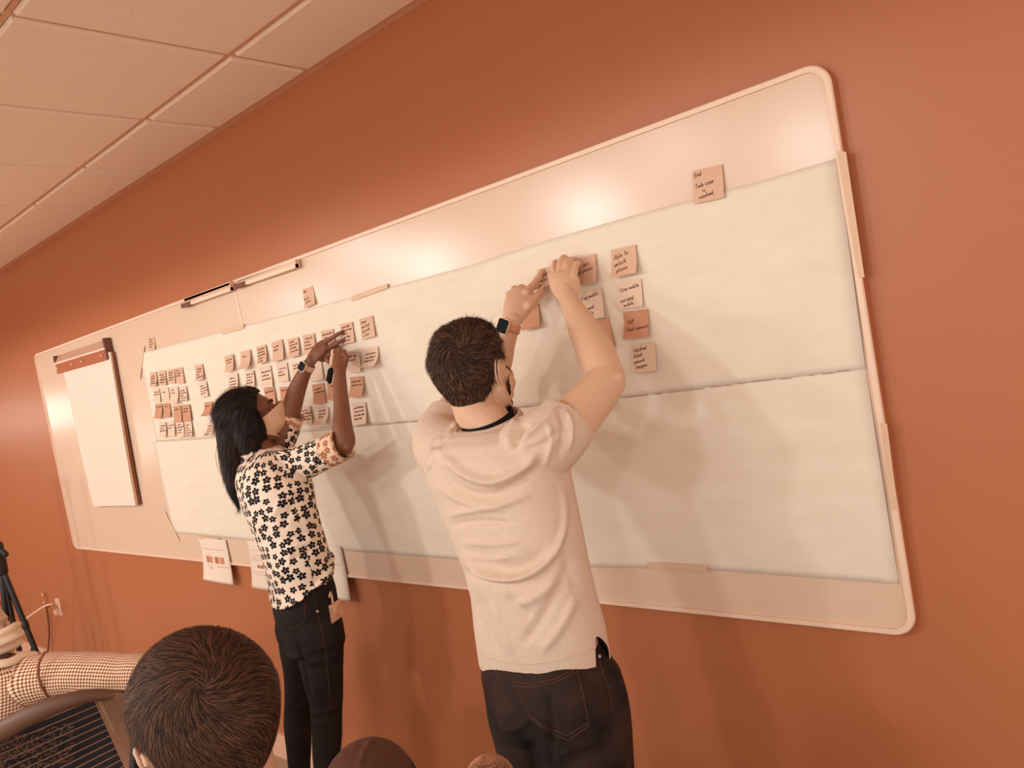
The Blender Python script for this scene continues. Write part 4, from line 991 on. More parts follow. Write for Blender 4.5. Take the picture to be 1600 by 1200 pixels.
def chart_uv(me, axes):
    """each face takes the sleeve or torso axis nearest to it; uv in metres"""
    n = len(me.vertices); co = np.empty(n * 3); me.vertices.foreach_get('co', co); co = co.reshape(-1, 3)
    npz = len(me.polygons); ce = np.empty(npz * 3); me.polygons.foreach_get('center', ce); ce = ce.reshape(-1, 3)
    best = np.full(npz, 1e9); which = np.zeros(npz, int); data = []
    for k, (A, B, r0) in enumerate(axes):
        A = np.array(A); B = np.array(B); T = nrm(B - A); L = np.linalg.norm(B - A); U = nrm(np.cross(T, [0.3, 1, .1])); Vv = np.cross(T, U)
        t = (ce - A) @ T; d = np.linalg.norm(ce - A - np.clip(t, 0, L)[:, None] * T, axis=1) - r0
        m = d < best; best[m] = d[m]; which[m] = k; data.append((A, T, U, Vv, r0))
    ul = me.uv_layers.new(name='UVMap'); uvs = np.zeros((len(me.loops), 2))
    for p in me.polygons:
        A, T, U, Vv, r0 = data[which[p.index]]; last = None
        for li in p.loop_indices:
            q = co[me.loops[li].vertex_index] - A; a = math.atan2(q @ Vv, q @ U)
            if last is not None:
                while a - last > math.pi: a -= 2 * math.pi
                while a - last < -math.pi: a += 2 * math.pi
            last = a if last is None else last
            uvs[li] = (a * r0 + which[p.index] * 1.37, q @ T)
    ul.data.foreach_set('uv', uvs.reshape(-1))
wyaw = math.radians(18)
wc = P(478, 1000, 1.385)
woman = tag(empty('person', (wc[0], wc[1], 0)), 'woman with long dark hair, flower-print blouse and dark jeans, writing on a note', 'person')
wh = Head(P(391, 654, 1.435), yaw=24, pitch=14, roll=0, k=.95)
def wr(l, r, d, g=1.0, ratio=.66, **k): return ring_px(l, r, d, ratio, wyaw, g, n=36, e=2.2, **k)
WT = [((426, 945), (520, 905), 1.385), ((422, 915), (518, 898), 1.385), ((415, 885), (514, 872), 1.385), ((408, 858), (507, 845), 1.385), ((398, 832), (499, 820), 1.385), ((386, 803), (492, 792), 1.385),
      ((374, 772), (487, 762), 1.39), ((368, 748), (478, 738), 1.395), ((371, 728), (462, 718), 1.40), ((384, 712), (446, 704), 1.41), ((397, 703), (434, 697), 1.42)]
B = wh.skull(True)
nb_ = P(418, 716, 1.415)
B += [tube([wh.w((0, -.022, -.03)), wh.w((0, -.026, -.085)), nb_, nb_ + np.array([0, -.01, -.06])], [.048, .045, .050, .07], n=18, sub=3)]
B += [loft([wr(l, r, d, .86) for l, r, d in WT])]
B += [limb([(410, 742, 1.375, .05), (450, 728, 1.42, .046), (500, 712, 1.47, .042), (533, 694, 1.50, .038), (538, 688, 1.505, .036), (535, 668, 1.515, .0335), (534, 640, 1.535, .0275), (532, 610, 1.555, .0235), (531, 588, 1.57, .021), (531, 580, 1.575, .018)], n=18)]
B += [limb([(541, 694, 1.50, .024), (543.5, 698, 1.498, .018)], sub=1)]
B += [limb([(412, 722, 1.45, .05), (432, 700, 1.50, .044), (452, 650, 1.55, .038), (456, 637, 1.56, .035), (463, 612, 1.575, .0325), (473, 588, 1.59, .026), (480, 574, 1.60, .0225), (486, 563, 1.608, .018)], n=18)]
def flathand(pts, flat, up): return tube([P(a, b, c) for a, b, c, r in pts], [r for a, b, c, r in pts], n=18, sub=3, flat=flat, up=up)
B += [flathand([(481, 573, 1.60, .021), (487, 562, 1.612, .026), (496, 550, 1.628, .032), (503, 543, 1.640, .031), (507, 539, 1.645, .026)], .45, nrm(np.array([.25, -.8, .5])))]
for f in ([(505, 536, 1.645, .0095), (513, 531.5, 1.655, .0085), (525, 524, 1.667, .0078), (536, 518, 1.684, .007)], [(508, 545, 1.643, .0095), (518, 541, 1.655, .0085), (530, 534.5, 1.669, .0075), (538, 531, 1.684, .007)],
          [(505, 551, 1.640, .009), (514, 550, 1.655, .008), (524, 545, 1.668, .0075), (529, 542, 1.678, .0068)], [(500, 555, 1.636, .0085), (508, 556, 1.65, .0075), (516, 553, 1.664, .007), (520, 551, 1.672, .0062)],
          [(492, 555, 1.62, .011), (503, 562, 1.64, .0095), (511, 561, 1.658, .0085)]):
    B.append(limb(f, n=10, sub=3))
# right fist round the marker
B += [flathand([(531, 586, 1.568, .020), (531, 575, 1.580, .024), (532, 564, 1.595, .027), (532, 556, 1.605, .025)], .62, nrm(np.array([.6, -.7, .3])))]
for f in ([(525, 553, 1.605, .009), (522, 548, 1.625, .0085), (519, 553, 1.640, .008), (521, 561, 1.640, .0075)], [(532, 550, 1.608, .0092), (530, 546, 1.628, .0085), (525, 551, 1.642, .008), (525, 560, 1.64, .0075)],
          [(538, 553, 1.605, .009), (538, 549, 1.622, .0083), (532, 553, 1.638, .0078), (531, 561, 1.635, .0072)], [(542, 560, 1.60, .0085), (543, 557, 1.615, .0078), (538, 560, 1.630, .0072), (536, 567, 1.628, .0068)],
          [(524, 573, 1.582, .011), (515, 566, 1.60, .0095), (510, 560, 1.615, .0085), (515, 554, 1.625, .008)]):
    B.append(limb(f, n=10, sub=3))
WR = [(500, 985, 1.375, .078), (500, 1010, 1.372, .078), (504, 1050, 1.368, .068), (509, 1090, 1.365, .057), (510, 1112, 1.365, .052), (511, 1150, 1.362, .050), (511, 1200, 1.36, .044)]
WL = [(470, 985, 1.41, .076), (470, 1010, 1.41, .074), (471, 1050, 1.41, .062), (467, 1090, 1.405, .050), (465, 1130, 1.40, .049), (467, 1170, 1.395, .044), (468, 1200, 1.395, .039)]
def wleg(A, g): 
    pts = [P(a, b, c) for a, b, c, r in A]; rr = [r * g for a, b, c, r in A]; e = pts[-1]
    return pts + [np.array([e[0] + .01, e[1] - .005, .22]), np.array([e[0] + .015, e[1] - .01, .09])], rr + [.035 * g, .032 * g]
wfeet = []
for A in (WR, WL):
    pts, rr = wleg(A, .84); B.append(tube(pts, rr, n=16, sub=3)); f = pts[-1]; wfeet.append(f)
    B.append(tube([np.array([f[0], f[1] - .025, .04]), np.array([f[0] + .03, f[1] + .07, .032]), np.array([f[0] + .05, f[1] + .13, .026])], [.030, .032, .024], n=12, sub=2))
solid('body', B, SKW, .0030, 5, woman)
Tp = [loft([wr(l, r, d) for l, r, d in WT[2:]])]
Tp += [loft([wr((424, 924), (520, 884), 1.385, 1.03, tilt=(0, .60)), wr((422, 915), (518, 898), 1.385), wr((415, 885), (514, 872), 1.385)])]
Tp += [sleeve([(398, 758, 1.365, .070), (418, 742, 1.385, .072), (450, 732, 1.42, .066), (485, 718, 1.455, .058), (515, 704, 1.483, .052), (531, 697, 1.497, .049)])]
Tp += [sleeve([(405, 735, 1.43, .065), (425, 712, 1.49, .058), (442, 682, 1.53, .052), (453, 656, 1.555, .046)])]
WF = [([(470, 760), (440, 785), (425, 810)], 5, .006), ([(480, 768), (455, 795), (440, 830)], 5, -.006), ([(400, 740), (385, 765), (392, 800)], 5, .006), ([(430, 730), (450, 745), (475, 752)], 4, -.005),
      ([(500, 690), (502, 715), (492, 735)], 3.5, -.007), ([(492, 700), (492, 720), (484, 742)], 3.5, .006), ([(440, 860), (470, 850), (500, 835)], 5, .005), ([(435, 880), (465, 872), (505, 850)], 5, -.005),
      ([(420, 830), (450, 835), (470, 828)], 4, .004), ([(430, 905), (450, 880), (455, 850)], 5, .005), ([(405, 790), (420, 830), (440, 870)], 6, -.006), ([(475, 800), (482, 840), (500, 880)], 5, .004), ([(380, 745), (398, 728), (415, 718)], 4, .005)]
bl = solid('blouse', Tp, FLOW, .0042, 6, woman, folds(WF))
chart_uv(bl.data, [(P(470, 900, 1.385), P(425, 720, 1.40), .125), (P(425, 740, 1.39), P(531, 697, 1.497), .06), (P(412, 728, 1.45), P(453, 656, 1.555), .055)])
def cuff(A, r0, r1, name='cuff'):
    C = np.array([P(*a) for a in A]); T, U, Vv = frames(C); rings = []
    for i, c in enumerate(C):
        r = r0 + (r1 - r0) * i / (len(C) - 1); rings.append([c + (U[i] * math.cos(t) + Vv[i] * math.sin(t)) * r * (1 + .02 * math.sin(3 * t + i)) for t in np.linspace(0, 2 * math.pi, 36, endpoint=False)])
    for k in (.006, .012): rings.append([C[-1] - T[-1] * k + (U[-1] * math.cos(t) + Vv[-1] * math.sin(t)) * (r1 - k * .8) for t in np.linspace(0, 2 * math.pi, 36, endpoint=False)])
    V, F = loft(rings, False); uv = [((i % 36) * .0085, (i // 36) * .022) for i in range(len(V))]
    return mk(name, V, F, FLOWC, bl, True, uv)
cuff([(514, 705, 1.482), (522, 701, 1.489), (530, 697.5, 1.496), (537, 694, 1.503)], .054, .0535)
cuff([(446.5, 671, 1.541), (450, 662, 1.549), (453, 654, 1.556), (456, 646, 1.562)], .0485, .050)
# collar
ck = P(405, 712, 1.405)
def wcol(r, z, t0=0): return [ck + np.array([r * math.cos(t), r * math.sin(t) + .01, z]) for t in np.linspace(0, 2 * math.pi, 32, endpoint=False)]
V, F = loft([wcol(.088, -.022), wcol(.078, .010), wcol(.066, .024), wcol(.060, .020), wcol(.066, -.02)], False)
mk('collar', V, F, FLOW, bl, True, [((i % 32) * .015, (i // 32) * .02) for i in range(len(V))])
# jeans
J = [loft([wr((445, 1015), (538, 1000), 1.385, 1, .8), wr((438, 988), (533, 972), 1.385, 1, .78), wr((430, 960), (526, 942), 1.385, 1, .74), wr((426, 935), (522, 915), 1.385, .99, .70), wr((426, 915), (517, 896), 1.385, .97, .68), wr((430, 900), (514, 882), 1.385, .94, .68)])]
for A in (WR, WL):
    pts, rr = wleg(A, 1.0); J.append(tube(pts, rr, n=20, sub=3))
J += [ell(P(460, 985, 1.34), (.07, .06, .085)), ell(P(485, 985, 1.345), (.07, .06, .085))]
KF = [([(484, 1114), (510, 1110), (536, 1100)], 3, .005), ([(486, 1124), (510, 1122), (537, 1114)], 3, -.005), ([(488, 1132), (512, 1130), (536, 1128)], 3, .004), ([(470, 1020), (500, 1012), (530, 1000)], 4, .004),
      ([(470, 1035), (505, 1030), (536, 1018)], 3.5, .004), ([(475, 1048), (505, 1043), (536, 1035)], 3.5, -.004), ([(452, 1060), (465, 1063), (480, 1058)], 3, .005), ([(446, 1100), (465, 1105), (485, 1102)], 3, .005), ([(446, 1108), (465, 1113), (485, 1110)], 3, -.004),
      ([(448, 1020), (458, 1028), (470, 1026)], 4, .005), ([(466, 1002), (478, 1050), (486, 1100)], 4, -.008)]
wj = solid('jeans', J, DENIM, .0042, 5, woman, folds(KF))
wt = bvh(wj); st = []
for pts in ([(430, 931), (450, 930), (468, 920)], [(431, 934), (450, 934), (469, 924)], [(468, 920), (476, 940), (477, 968)], [(431, 935), (445, 968), (456, 984)], [(456, 984), (468, 978), (477, 968)], [(474, 898), (486, 915), (493, 940), (500, 975), (508, 1010), (513, 1060), (516, 1110)],
            [(484, 893), (505, 889), (512, 884)], [(484, 896), (490, 912), (505, 907)], [(508, 885), (514, 895), (511, 905)]):
    v, f = seam(wt, pts, .0009, .0005)
    if v: st.append((v, f))
tag(mk('stitching', *join(*st), STITCH, wj), kind='stuff')
for q in ((508, 912), (490, 915), (496, 955)):
    h_ = hit(wt, *q)
    if h_: mk('rivet', *ell(h_[0] + h_[1] * .001, (.0045, .0045, .0045)), METAL, wj, True)
for f in wfeet: mk('shoe', *tube([np.array([f[0], f[1] - .05, .038]), np.array([f[0] + .02, f[1] + .05, .038]), np.array([f[0] + .06, f[1] + .15, .03])], [.038, .040, .028], n=16, sub=3), DARK, woman, True)
# hair: smooth mass falling behind the neck, with loose strands
HP = [wh.E((0, -.020, .034), (.084, .100, .092)), wh.E((0, -.045, -.02), (.080, .075, .10)), wh.E((.028, .008, .07), (.052, .066, .05)),
      wh.E((.072, -.014, -.010), (.036, .048, .09)), wh.E((-.072, -.014, -.010), (.036, .048, .09)), wh.E((.05, -.03, -.08), (.045, .05, .06))]
HP += [limb([(362, 650, 1.385, .060), (365, 680, 1.375, .058), (367, 705, 1.355, .054), (365, 730, 1.325, .040), (366, 755, 1.305, .029), (369, 775, 1.30, .018), (372, 785, 1.30, .008)], n=18)]
HP += [limb([(378, 660, 1.40, .050), (386, 685, 1.39, .050), (393, 700, 1.378, .038), (382, 722, 1.350, .014)], n=14)]
wface = []
hairw = solid('hair', HP, HAIRB, .0035, 6, woman)
me = hairw.data; co = np.array([v.co[:] for v in me.vertices]); lc = wh.loc(co)
bm = bmesh.new(); bm.from_mesh(me); bm.verts.ensure_lookup_table(); kill = []
for f in bm.faces:
    l = wh.loc([np.array(f.calc_center_median()[:])])[0]
    if l[1] > .030 + .03 * max(0, (l[2] - .03) / .06) and l[2] < .078 and l[1] > .024: kill.append(f)
bmesh.ops.delete(bm, geom=kill, context='FACES'); bm.to_mesh(me); bm.free()
me.update(); V_ = [v.co[:] for v in me.vertices]; F_ = [tuple(p.vertices) for p in me.polygons]
rp, rn = sample(V_, F_, 7000, 4); part_ = wh.w((.01, .03, .12))
def wflow(p, n):
    l = wh.loc([p])[0]; back = wh.R @ np.array([0, -1.0, 0]); t = min(1, max(0, (l[2] + .02) / .12))
    return back * t * .9 + np.array([0, -.06, -1.0]) * (1.1 - t)
strands('hair_strands', rp[:4500], rn[:4500], wflow, lambda p: .05, HAIRB, hairw, .0009, .06, 5, 7, .06)
strands('hair_strands', rp[4500:], rn[4500:], wflow, lambda p: .06, HAIRB2, hairw, .0006, .05, 5, 8, .05)
ws = []
for pts in ([(340, 690), (337, 715), (342, 735), (352, 748)], [(345, 700), (341, 720), (348, 742)], [(350, 612), (362, 604), (385, 606)]):
    ws.append(tube([P(a, b, 1.37) for a, b in pts], [.0008] * len(pts), n=5, sub=4))
tag(mk('loose_strands', *join(*ws), HAIRM2, hairw), kind='stuff')
wm = face_mask(wh, MASKM, woman, front=.140, pleats=2, width=86, depth=.0035, sx=.078, top=.010)
for s_ in (-1, 1):
    mk('eye', *ell(wh.w((s_ * .031, .0795, .006)), np.array([.012] * 3) * wh.k), mat('eye_white', (230, 200, 180), .2, .5), woman, True)
    mk('eyelid', *ell(wh.w((s_ * .031, .0800, .0085)), np.array([.0132, .0132, .0120]) * wh.k, wh.R @ Rx(-.5)), SKW, woman, True)
    mk('eyelashes', *wh.T([(s_ * .018, .0905, .002), (s_ * .032, .0945, .000), (s_ * .046, .084, .003)], [.0016, .0020, .0014], n=6, sub=3), HAIRB, woman, True)
    mk('eyebrow', *wh.T([(s_ * .014, .099, .027), (s_ * .030, .094, .034), (s_ * .048, .079, .029)], [.0028, .003, .0016], n=6, sub=3), HAIRB, woman, True)
watch(P(480.5, 573, 1.60), P(487, 560, 1.612) - P(473, 588, 1.59), .0245, P(470, 566, 1.56) - P(480.5, 573, 1.60), mat('watch_band_pale', (226, 176, 146), .5, .4), woman, None, (.017, .015))
# marker in her fist
mkr = tag(empty('marker_pen', P(517, 575, 1.60)), 'black-capped marker pen held upright in the woman\'s right fist', 'marker')
a, b_, c_, d_ = P(521, 549, 1.615), P(518, 573, 1.572), P(517.3, 577.5, 1.565), P(515, 596, 1.54)
mk('barrel', *tube([a, b_], [.0078, .0078], n=14), FRAME, mkr, True); mk('band', *tube([b_, c_], [.0083, .0083], n=14, dome=False), METAL, mkr, True)
mk('cap', *tube([c_, d_, d_ + (d_ - c_) * .12], [.0088, .0082, .004], n=14), BLACKC, mkr, True); mk('clip', *tube([c_ + np.array([-.008, -.006, 0]), d_ + np.array([-.008, -.006, .004])], [.0022, .0022], n=6), BLACKC, mkr, True)
# badge
hb_ = hit(wt, 516, 928); bL = depthL(hb_[0]) - .012
bq = [PL(513, 947, bL), PL(531, 935, bL + .01), PL(538, 960, bL + .01), PL(518, 975, bL)]
bdg = tag(empty('id_badge', bq[3]), 'clear plastic badge pouch clipped to the woman\'s jeans pocket', 'badge')
gl = mat('clear_pouch', (226, 168, 128), .18, .6, trans=.35); nn = nrm(np.cross(bq[1] - bq[0], bq[3] - bq[0]))
if nn @ (CAMP - bq[0]) < 0: nn = -nn
mid_ = sum(bq) / 4 + nn * .012
ring1 = [bq[0], (bq[0] + bq[1]) / 2 + nn * .004, bq[1], (bq[1] + bq[2]) / 2 - nn * .006, bq[2], (bq[2] + bq[3]) / 2 + nn * .005, bq[3], (bq[3] + bq[0]) / 2]
V = [*ring1, mid_] + [p - nn * .002 for p in [*ring1, mid_]]; F = [(k, (k + 1) % 8, 8) for k in range(8)] + [(9 + (k + 1) % 8, 9 + k, 17) for k in range(8)] + [((k + 1) % 8, k, 9 + k, 9 + (k + 1) % 8) for k in range(8)]
mk('pouch', V, F, gl, bdg)
mk('strap_clip', *tube([PL(520, 942, bL), PL(518.5, 932, bL), PL(516.5, 926, bL + .004)], [.004, .0035, .005], n=8), METAL, bdg, True)
mk('reel', *ell(PL(517, 926, bL + .010), (.011, .009, .011)), DARK, bdg, True)
mk('pull_ring', *tube([PL(515.5, 929, bL - .004), PL(515, 932, bL - .004)], [.0045, .0045], n=8), METAL, bdg, True)
# ================================================================== SEATED MAN IN FRONT (back of head)
fh = Head(PL(322, 1128, 1.0), yaw=-88, pitch=7, roll=-7, k=.99)
SYAW = math.radians(-62)
fc = fh.c; fm = tag(empty('person', (fc[0], fc[1], 0)), 'seated man with short brown hair seen from behind at the bottom of the frame', 'person')
fd = Rz(math.radians(-62)) @ np.array([0, 1.0, 0]); fx = Rz(math.radians(-62)) @ np.array([1.0, 0, 0]); U_ = np.array([0, 0, 1.0])
def seated(h, sh=.20, drop=.27):
    """torso, arms and legs for a seated figure below head h; returns skin and clothing shapes"""
    c = h.c; nb = c - U_ * .17 - fd * .035
    def at(x, y, z): return nb + fx * x + fd * y + U_ * z
    return at
at = seated(fh)
B = fh.skull()
B += [tube([fh.w((0, -.022, -.03)), fh.w((0, -.035, -.09)), at(0, 0, .0), at(0, -.01, -.08)], [.058, .054, .056, .050], n=20, sub=3)]
hipz = .47 - at(0, 0, 0)[2]
def seat_body(at, hz, g, ga):
    yaw = SYAW; o = []
    o.append(loft([oval(at(0, .0, hz - .02), .17 * g, .13 * g, yaw), oval(at(0, .0, hz + .12), .155 * g, .11 * g, yaw), oval(at(0, -.01, hz + .30), .17 * g, .115 * g, yaw), oval(at(0, -.01, -.12), .19 * g, .11 * g, yaw), oval(at(0, 0, -.05), .15 * g, .085 * g, yaw), oval(at(0, 0, .0), .07 * g, .065 * g, yaw)]))
    for s in (-1, 1):
        o.append(tube([at(s * .16, 0, -.09), at(s * .23, .02, -.25), at(s * .24, .08, -.38), at(s * .20, .25, -.42), at(s * .12, .34, -.40)], np.array([.055, .048, .042, .036, .03]) * ga, n=14, sub=3))
    return o
def seat_legs(at, hz, g):
    o = []
    for s in (-1, 1):
        o.append(tube([at(s * .09, .02, hz), at(s * .11, .22, hz + .02), at(s * .12, .43, hz + .0), at(s * .12, .46, hz - .2), at(s * .12, .43, hz - .40)], np.array([.085, .08, .062, .052, .04]) * g, n=16, sub=3))
        o.append(tube([at(s * .12, .41, hz - .42), at(s * .12, .52, hz - .425), at(s * .12, .60, hz - .43)], np.array([.036, .034, .026]) * g, n=12, sub=2))
    return o
B += seat_body(at, hipz, .9, .9) + seat_legs(at, hipz, .9)
for s in (-1, 1): B.append(tube([at(s * .12, .34, -.40), at(s * .09, .42, -.42)], [.03, .024], n=12))
solid('body', B, SKM, .0036, 4, fm)
mk('shirt', *join(*[(v, f) for v, f in seat_body(at, hipz, 1.02, 1.1)]), BLACKC, fm, True)
mk('trousers', *join(*seat_legs(at, hipz, 1.06)), DENIM, fm, True)
def f_in(p):
    x, y, z = p
    if y > .015: return z > .052 + .3 * max(0, y - .045) and y < .078
    if y > -.03: return z > .024 if abs(x) > .052 else True
    return z > -.082 + 1.5 * max(0, y + .055)
V_, F_, Lc, Nc = fh.shell(lambda p: .005 + .009 * min(1, max(0, (p[2] + .04) / .09)), f_in, 5)
fhair = mk('hair', V_, F_, HAIRM, fm, True)
fw = fh.w((-.019, -.080, .088))
rp, rn = sample(V_, F_, 26000, 11)
lc = fh.loc(rp); keep = np.ones(len(rp), bool)
def flen(p):
    l = fh.loc([p])[0]; return .006 + .020 * min(1, max(0, (l[2] + .05) / .10))
fl2 = swirl(fw, 0, 1.5, .55)
strands('hair_strands', rp[:17000], rn[:17000], fl2, flen, HAIRM, fhair, .00032, .28, 4, 12, .22)
strands('hair_strands', rp[17000:], rn[17000:], fl2, flen, HAIRM2, fhair, .00028, .36, 4, 13, .22)
# ================================================================== SEATED PERSON IN BROWN CAP (only the crown shows)
ch = Head(PL(586, 1268, 1.42), yaw=-48, pitch=8, k=1.0)
SYAW = math.radians(50); fd = Rz(SYAW) @ np.array([0, 1.0, 0]); fx = Rz(SYAW) @ np.array([1.0, 0, 0])
cp = tag(empty('person', (ch.c[0], ch.c[1], 0)), 'person in a plain dark brown cap, only its crown above the bottom edge', 'person')
at = (lambda h: (lambda x, y, z: h.c - U_ * .17 - fd * .035 + fx * x + fd * y + U_ * z))(ch)
hipz = .47 - at(0, 0, 0)[2]
B = ch.skull() + [tube([ch.w((0, -.022, -.03)), ch.w((0, -.035, -.09)), at(0, 0, .0), at(0, -.01, -.08)], [.056, .054, .056, .050], n=20, sub=3)] + seat_body(at, hipz, .88, .88) + seat_legs(at, hipz, .88)
for s in (-1, 1): B.append(tube([at(s * .12, .34, -.40), at(s * .09, .42, -.42)], [.03, .024], n=12))
solid('body', B, SKM, .005, 4, cp)
mk('shirt', *join(*seat_body(at, hipz, 1.0, 1.08)), mat('brown_cloth', (92, 58, 42), .9, .1), cp, True)
mk('trousers', *join(*seat_legs(at, hipz, 1.04)), DENIM, cp, True)
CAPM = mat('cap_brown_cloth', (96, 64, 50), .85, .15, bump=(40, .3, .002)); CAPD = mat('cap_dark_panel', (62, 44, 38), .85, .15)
capfold = folds([([(583, 1154), (572, 1170), (560, 1200)], 4, .004), ([(590, 1155), (606, 1164), (616, 1180)], 5, .003), ([(540, 1180), (555, 1172), (570, 1160)], 5, -.003)])
cap = solid('cap', [ch.E((0, -.012, .050), (.088, .106, .086)), ch.E((0, -.02, .02), (.086, .104, .060))], CAPM, .004, 5, cp, capfold)
vs = []
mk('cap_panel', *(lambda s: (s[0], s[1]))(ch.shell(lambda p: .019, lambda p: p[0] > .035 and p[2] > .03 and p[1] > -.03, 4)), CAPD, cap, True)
mk('cap_brim', *loft([[ch.w((.075 * math.cos(t), .07 + k[0] * math.sin(t) * .075, .030 + k[1] - .012 * math.cos(t) ** 2)) for t in np.linspace(0, math.pi, 16)] + [ch.w((x * .07, .068, .030 + k[1])) for x in (-.6, 0, .6)] for k in ((1, 0), (1, .003))]), CAPM, cap)
# ================================================================== MASKED PERSON IN GINGHAM (left edge)
def gingham():
    m = bpy.data.materials.new('gingham_cotton'); m.use_nodes = True; nt = m.node_tree; N = nt.nodes; Lk = nt.links; b = N['Principled BSDF']; b.inputs['Roughness'].default_value = .85; b.inputs['Specular IOR Level'].default_value = .15
    uv = N.new('ShaderNodeUVMap'); sp = N.new('ShaderNodeSeparateXYZ'); Lk.new(uv.outputs[0], sp.inputs[0]); r = []
    for ax in ('X', 'Y'):
        a = N.new('ShaderNodeMath'); a.operation = 'MULTIPLY'; Lk.new(sp.outputs[ax], a.inputs[0]); a.inputs[1].default_value = 2 * math.pi / .0088
        s = N.new('ShaderNodeMath'); s.operation = 'SINE'; Lk.new(a.outputs[0], s.inputs[0]); q = N.new('ShaderNodeMath'); q.operation = 'GREATER_THAN'; Lk.new(s.outputs[0], q.inputs[0]); q.inputs[1].default_value = .25; r.append(q)
    ad = N.new('ShaderNodeMath'); ad.operation = 'ADD'; Lk.new(r[0].outputs[0], ad.inputs[0]); Lk.new(r[1].outputs[0], ad.inputs[1]); hf = N.new('ShaderNodeMath'); hf.operation = 'MULTIPLY'; Lk.new(ad.outputs[0], hf.inputs[0]); hf.inputs[1].default_value = .5
    cr = N.new('ShaderNodeValToRGB'); cr.color_ramp.interpolation = 'CONSTANT'; cr.color_ramp.elements[0].color = rgb((246, 220, 194)); cr.color_ramp.elements[1].position = .3; cr.color_ramp.elements[1].color = rgb((204, 146, 110))
    e = cr.color_ramp.elements.new(.8); e.color = rgb((74, 44, 36)); Lk.new(hf.outputs[0], cr.inputs[0]); Lk.new(cr.outputs[0], b.inputs['Base Color']); return m
GM = gingham()
gh = Head(PL(-44, 988, 2.28), yaw=56, pitch=-2, k=1.02)
gp = tag(empty('person', (gh.c[0] - .05, gh.c[1], 0)), 'seated person in a pleated mask and gingham shirt, arm laid over the chair back', 'person')
yawg = math.radians(10); gdir = Rz(yawg)
gb = gh.c + np.array([-.03, -.02, -.20])
def ga_(x, y, z): return gb + gdir @ np.array([x, y, z])
hz = .50 - gb[2]
B = gh.skull() + [tube([gh.w((0, -.022, -.03)), gh.w((0, -.03, -.09)), ga_(0, .01, .03), ga_(0, 0, -.06)], [.056, .056, .062, .09], n=18, sub=3)]
B += [loft([oval(ga_(0, 0, hz - .02), .15, .12, yawg), oval(ga_(0, 0, hz + .15), .14, .10, yawg), oval(ga_(0, 0, -.14), .16, .10, yawg), oval(ga_(0, 0, -.03), .12, .075, yawg), oval(ga_(0, 0, .02), .05, .05, yawg)])]
def seat2(at, hz, g):
    o = []
    for s in (-1, 1):
        o.append(tube([at(s * .09, .02, hz), at(s * .11, .22, hz + .02), at(s * .12, .43, hz), at(s * .12, .46, hz - .2), at(s * .12, .43, hz - .42)], np.array([.085, .08, .062, .052, .04]) * g, n=16, sub=3))
        o.append(tube([at(s * .12, .41, hz - .45), at(s * .12, .52, hz - .455), at(s * .12, .60, hz - .46)], np.array([.036, .034, .026]) * g, n=12, sub=2))
    return o
B += seat2(ga_, hz, .92)
AP = [(20, 1085, 2.16, .085), (62, 1062, 2.16, .070), (110, 1056, 2.15, .064), (160, 1056, 2.13, .063), (205, 1058, 2.11, .061), (236, 1058, 2.09, .058)]
def armL(pts, g): return tube([PL(a, b, c) for a, b, c, r in pts], [r * g for a, b, c, r in pts], n=20, sub=4)
elb = PL(262, 1066, 2.06)
fore = [elb, elb + np.array([.02, -.08, -.12]), elb + np.array([.0, -.14, -.22])]
B += [armL(AP, .8), tube([PL(236, 1058, 2.09)] + fore, [.045, .042, .036, .028], n=14, sub=3)]
hd = fore[-1]; B += [tube([hd, hd + np.array([-.01, -.03, -.05])], [.03, .032], n=14, flat=.6)]
for k in range(5): B.append(tube([hd + np.array([-.03 + .014 * k, -.04, -.06]), hd + np.array([-.034 + .016 * k, -.055, -.10]), hd + np.array([-.034 + .015 * k, -.045, -.13 + .006 * abs(k - 2)])], [.009, .008, .007], n=8, sub=2))
B.append(tube([ga_(-.16, 0, -.09), ga_(-.23, .03, -.25), ga_(-.22, .12, -.38), ga_(-.12, .28, -.42), ga_(-.08, .34, -.42)], [.05, .045, .04, .032, .028], n=14, sub=3))
solid('body', B, SKM, .005, 4, gp)
def uvtube(pts, n=40, sub=6, pinch=None, seed=1):
    A = crom([list(PL(a, b, c)) + [r] for a, b, c, r in pts], sub); C = A[:, :3]; R_ = A[:, 3]; T, U, Vv = frames(C); V = []; UV = []; s = 0; rg = np.random.RandomState(seed); ph = rg.rand(6) * 6
    for i in range(len(C)):
        if i: s += np.linalg.norm(C[i] - C[i - 1])
        for k in range(n + 1):
            t = 2 * math.pi * k / n; r = R_[i] * (1 + .030 * math.sin(s * 38 + 2 * t + ph[0]) * math.sin(3 * t + ph[1] + s * 9) + .018 * math.sin(s * 75 + ph[2] + math.sin(t) * 2))
            V.append(C[i] + (U[i] * math.cos(t) + Vv[i] * math.sin(t)) * r); UV.append((s, t * .062))
    F = []
    for i in range(len(C) - 1):
        for k in range(n): a = i * (n + 1) + k; F.append((a, a + 1, a + n + 2, a + n + 1))
    return V, F, UV
V, F, UV = uvtube([(52, 1066, 2.165, .075)] + AP[1:] + [(262, 1066, 2.06, .056), (268, 1076, 2.05, .03)])
sl = mk('shirt_sleeve', V, F, GM, gp, True, UV)
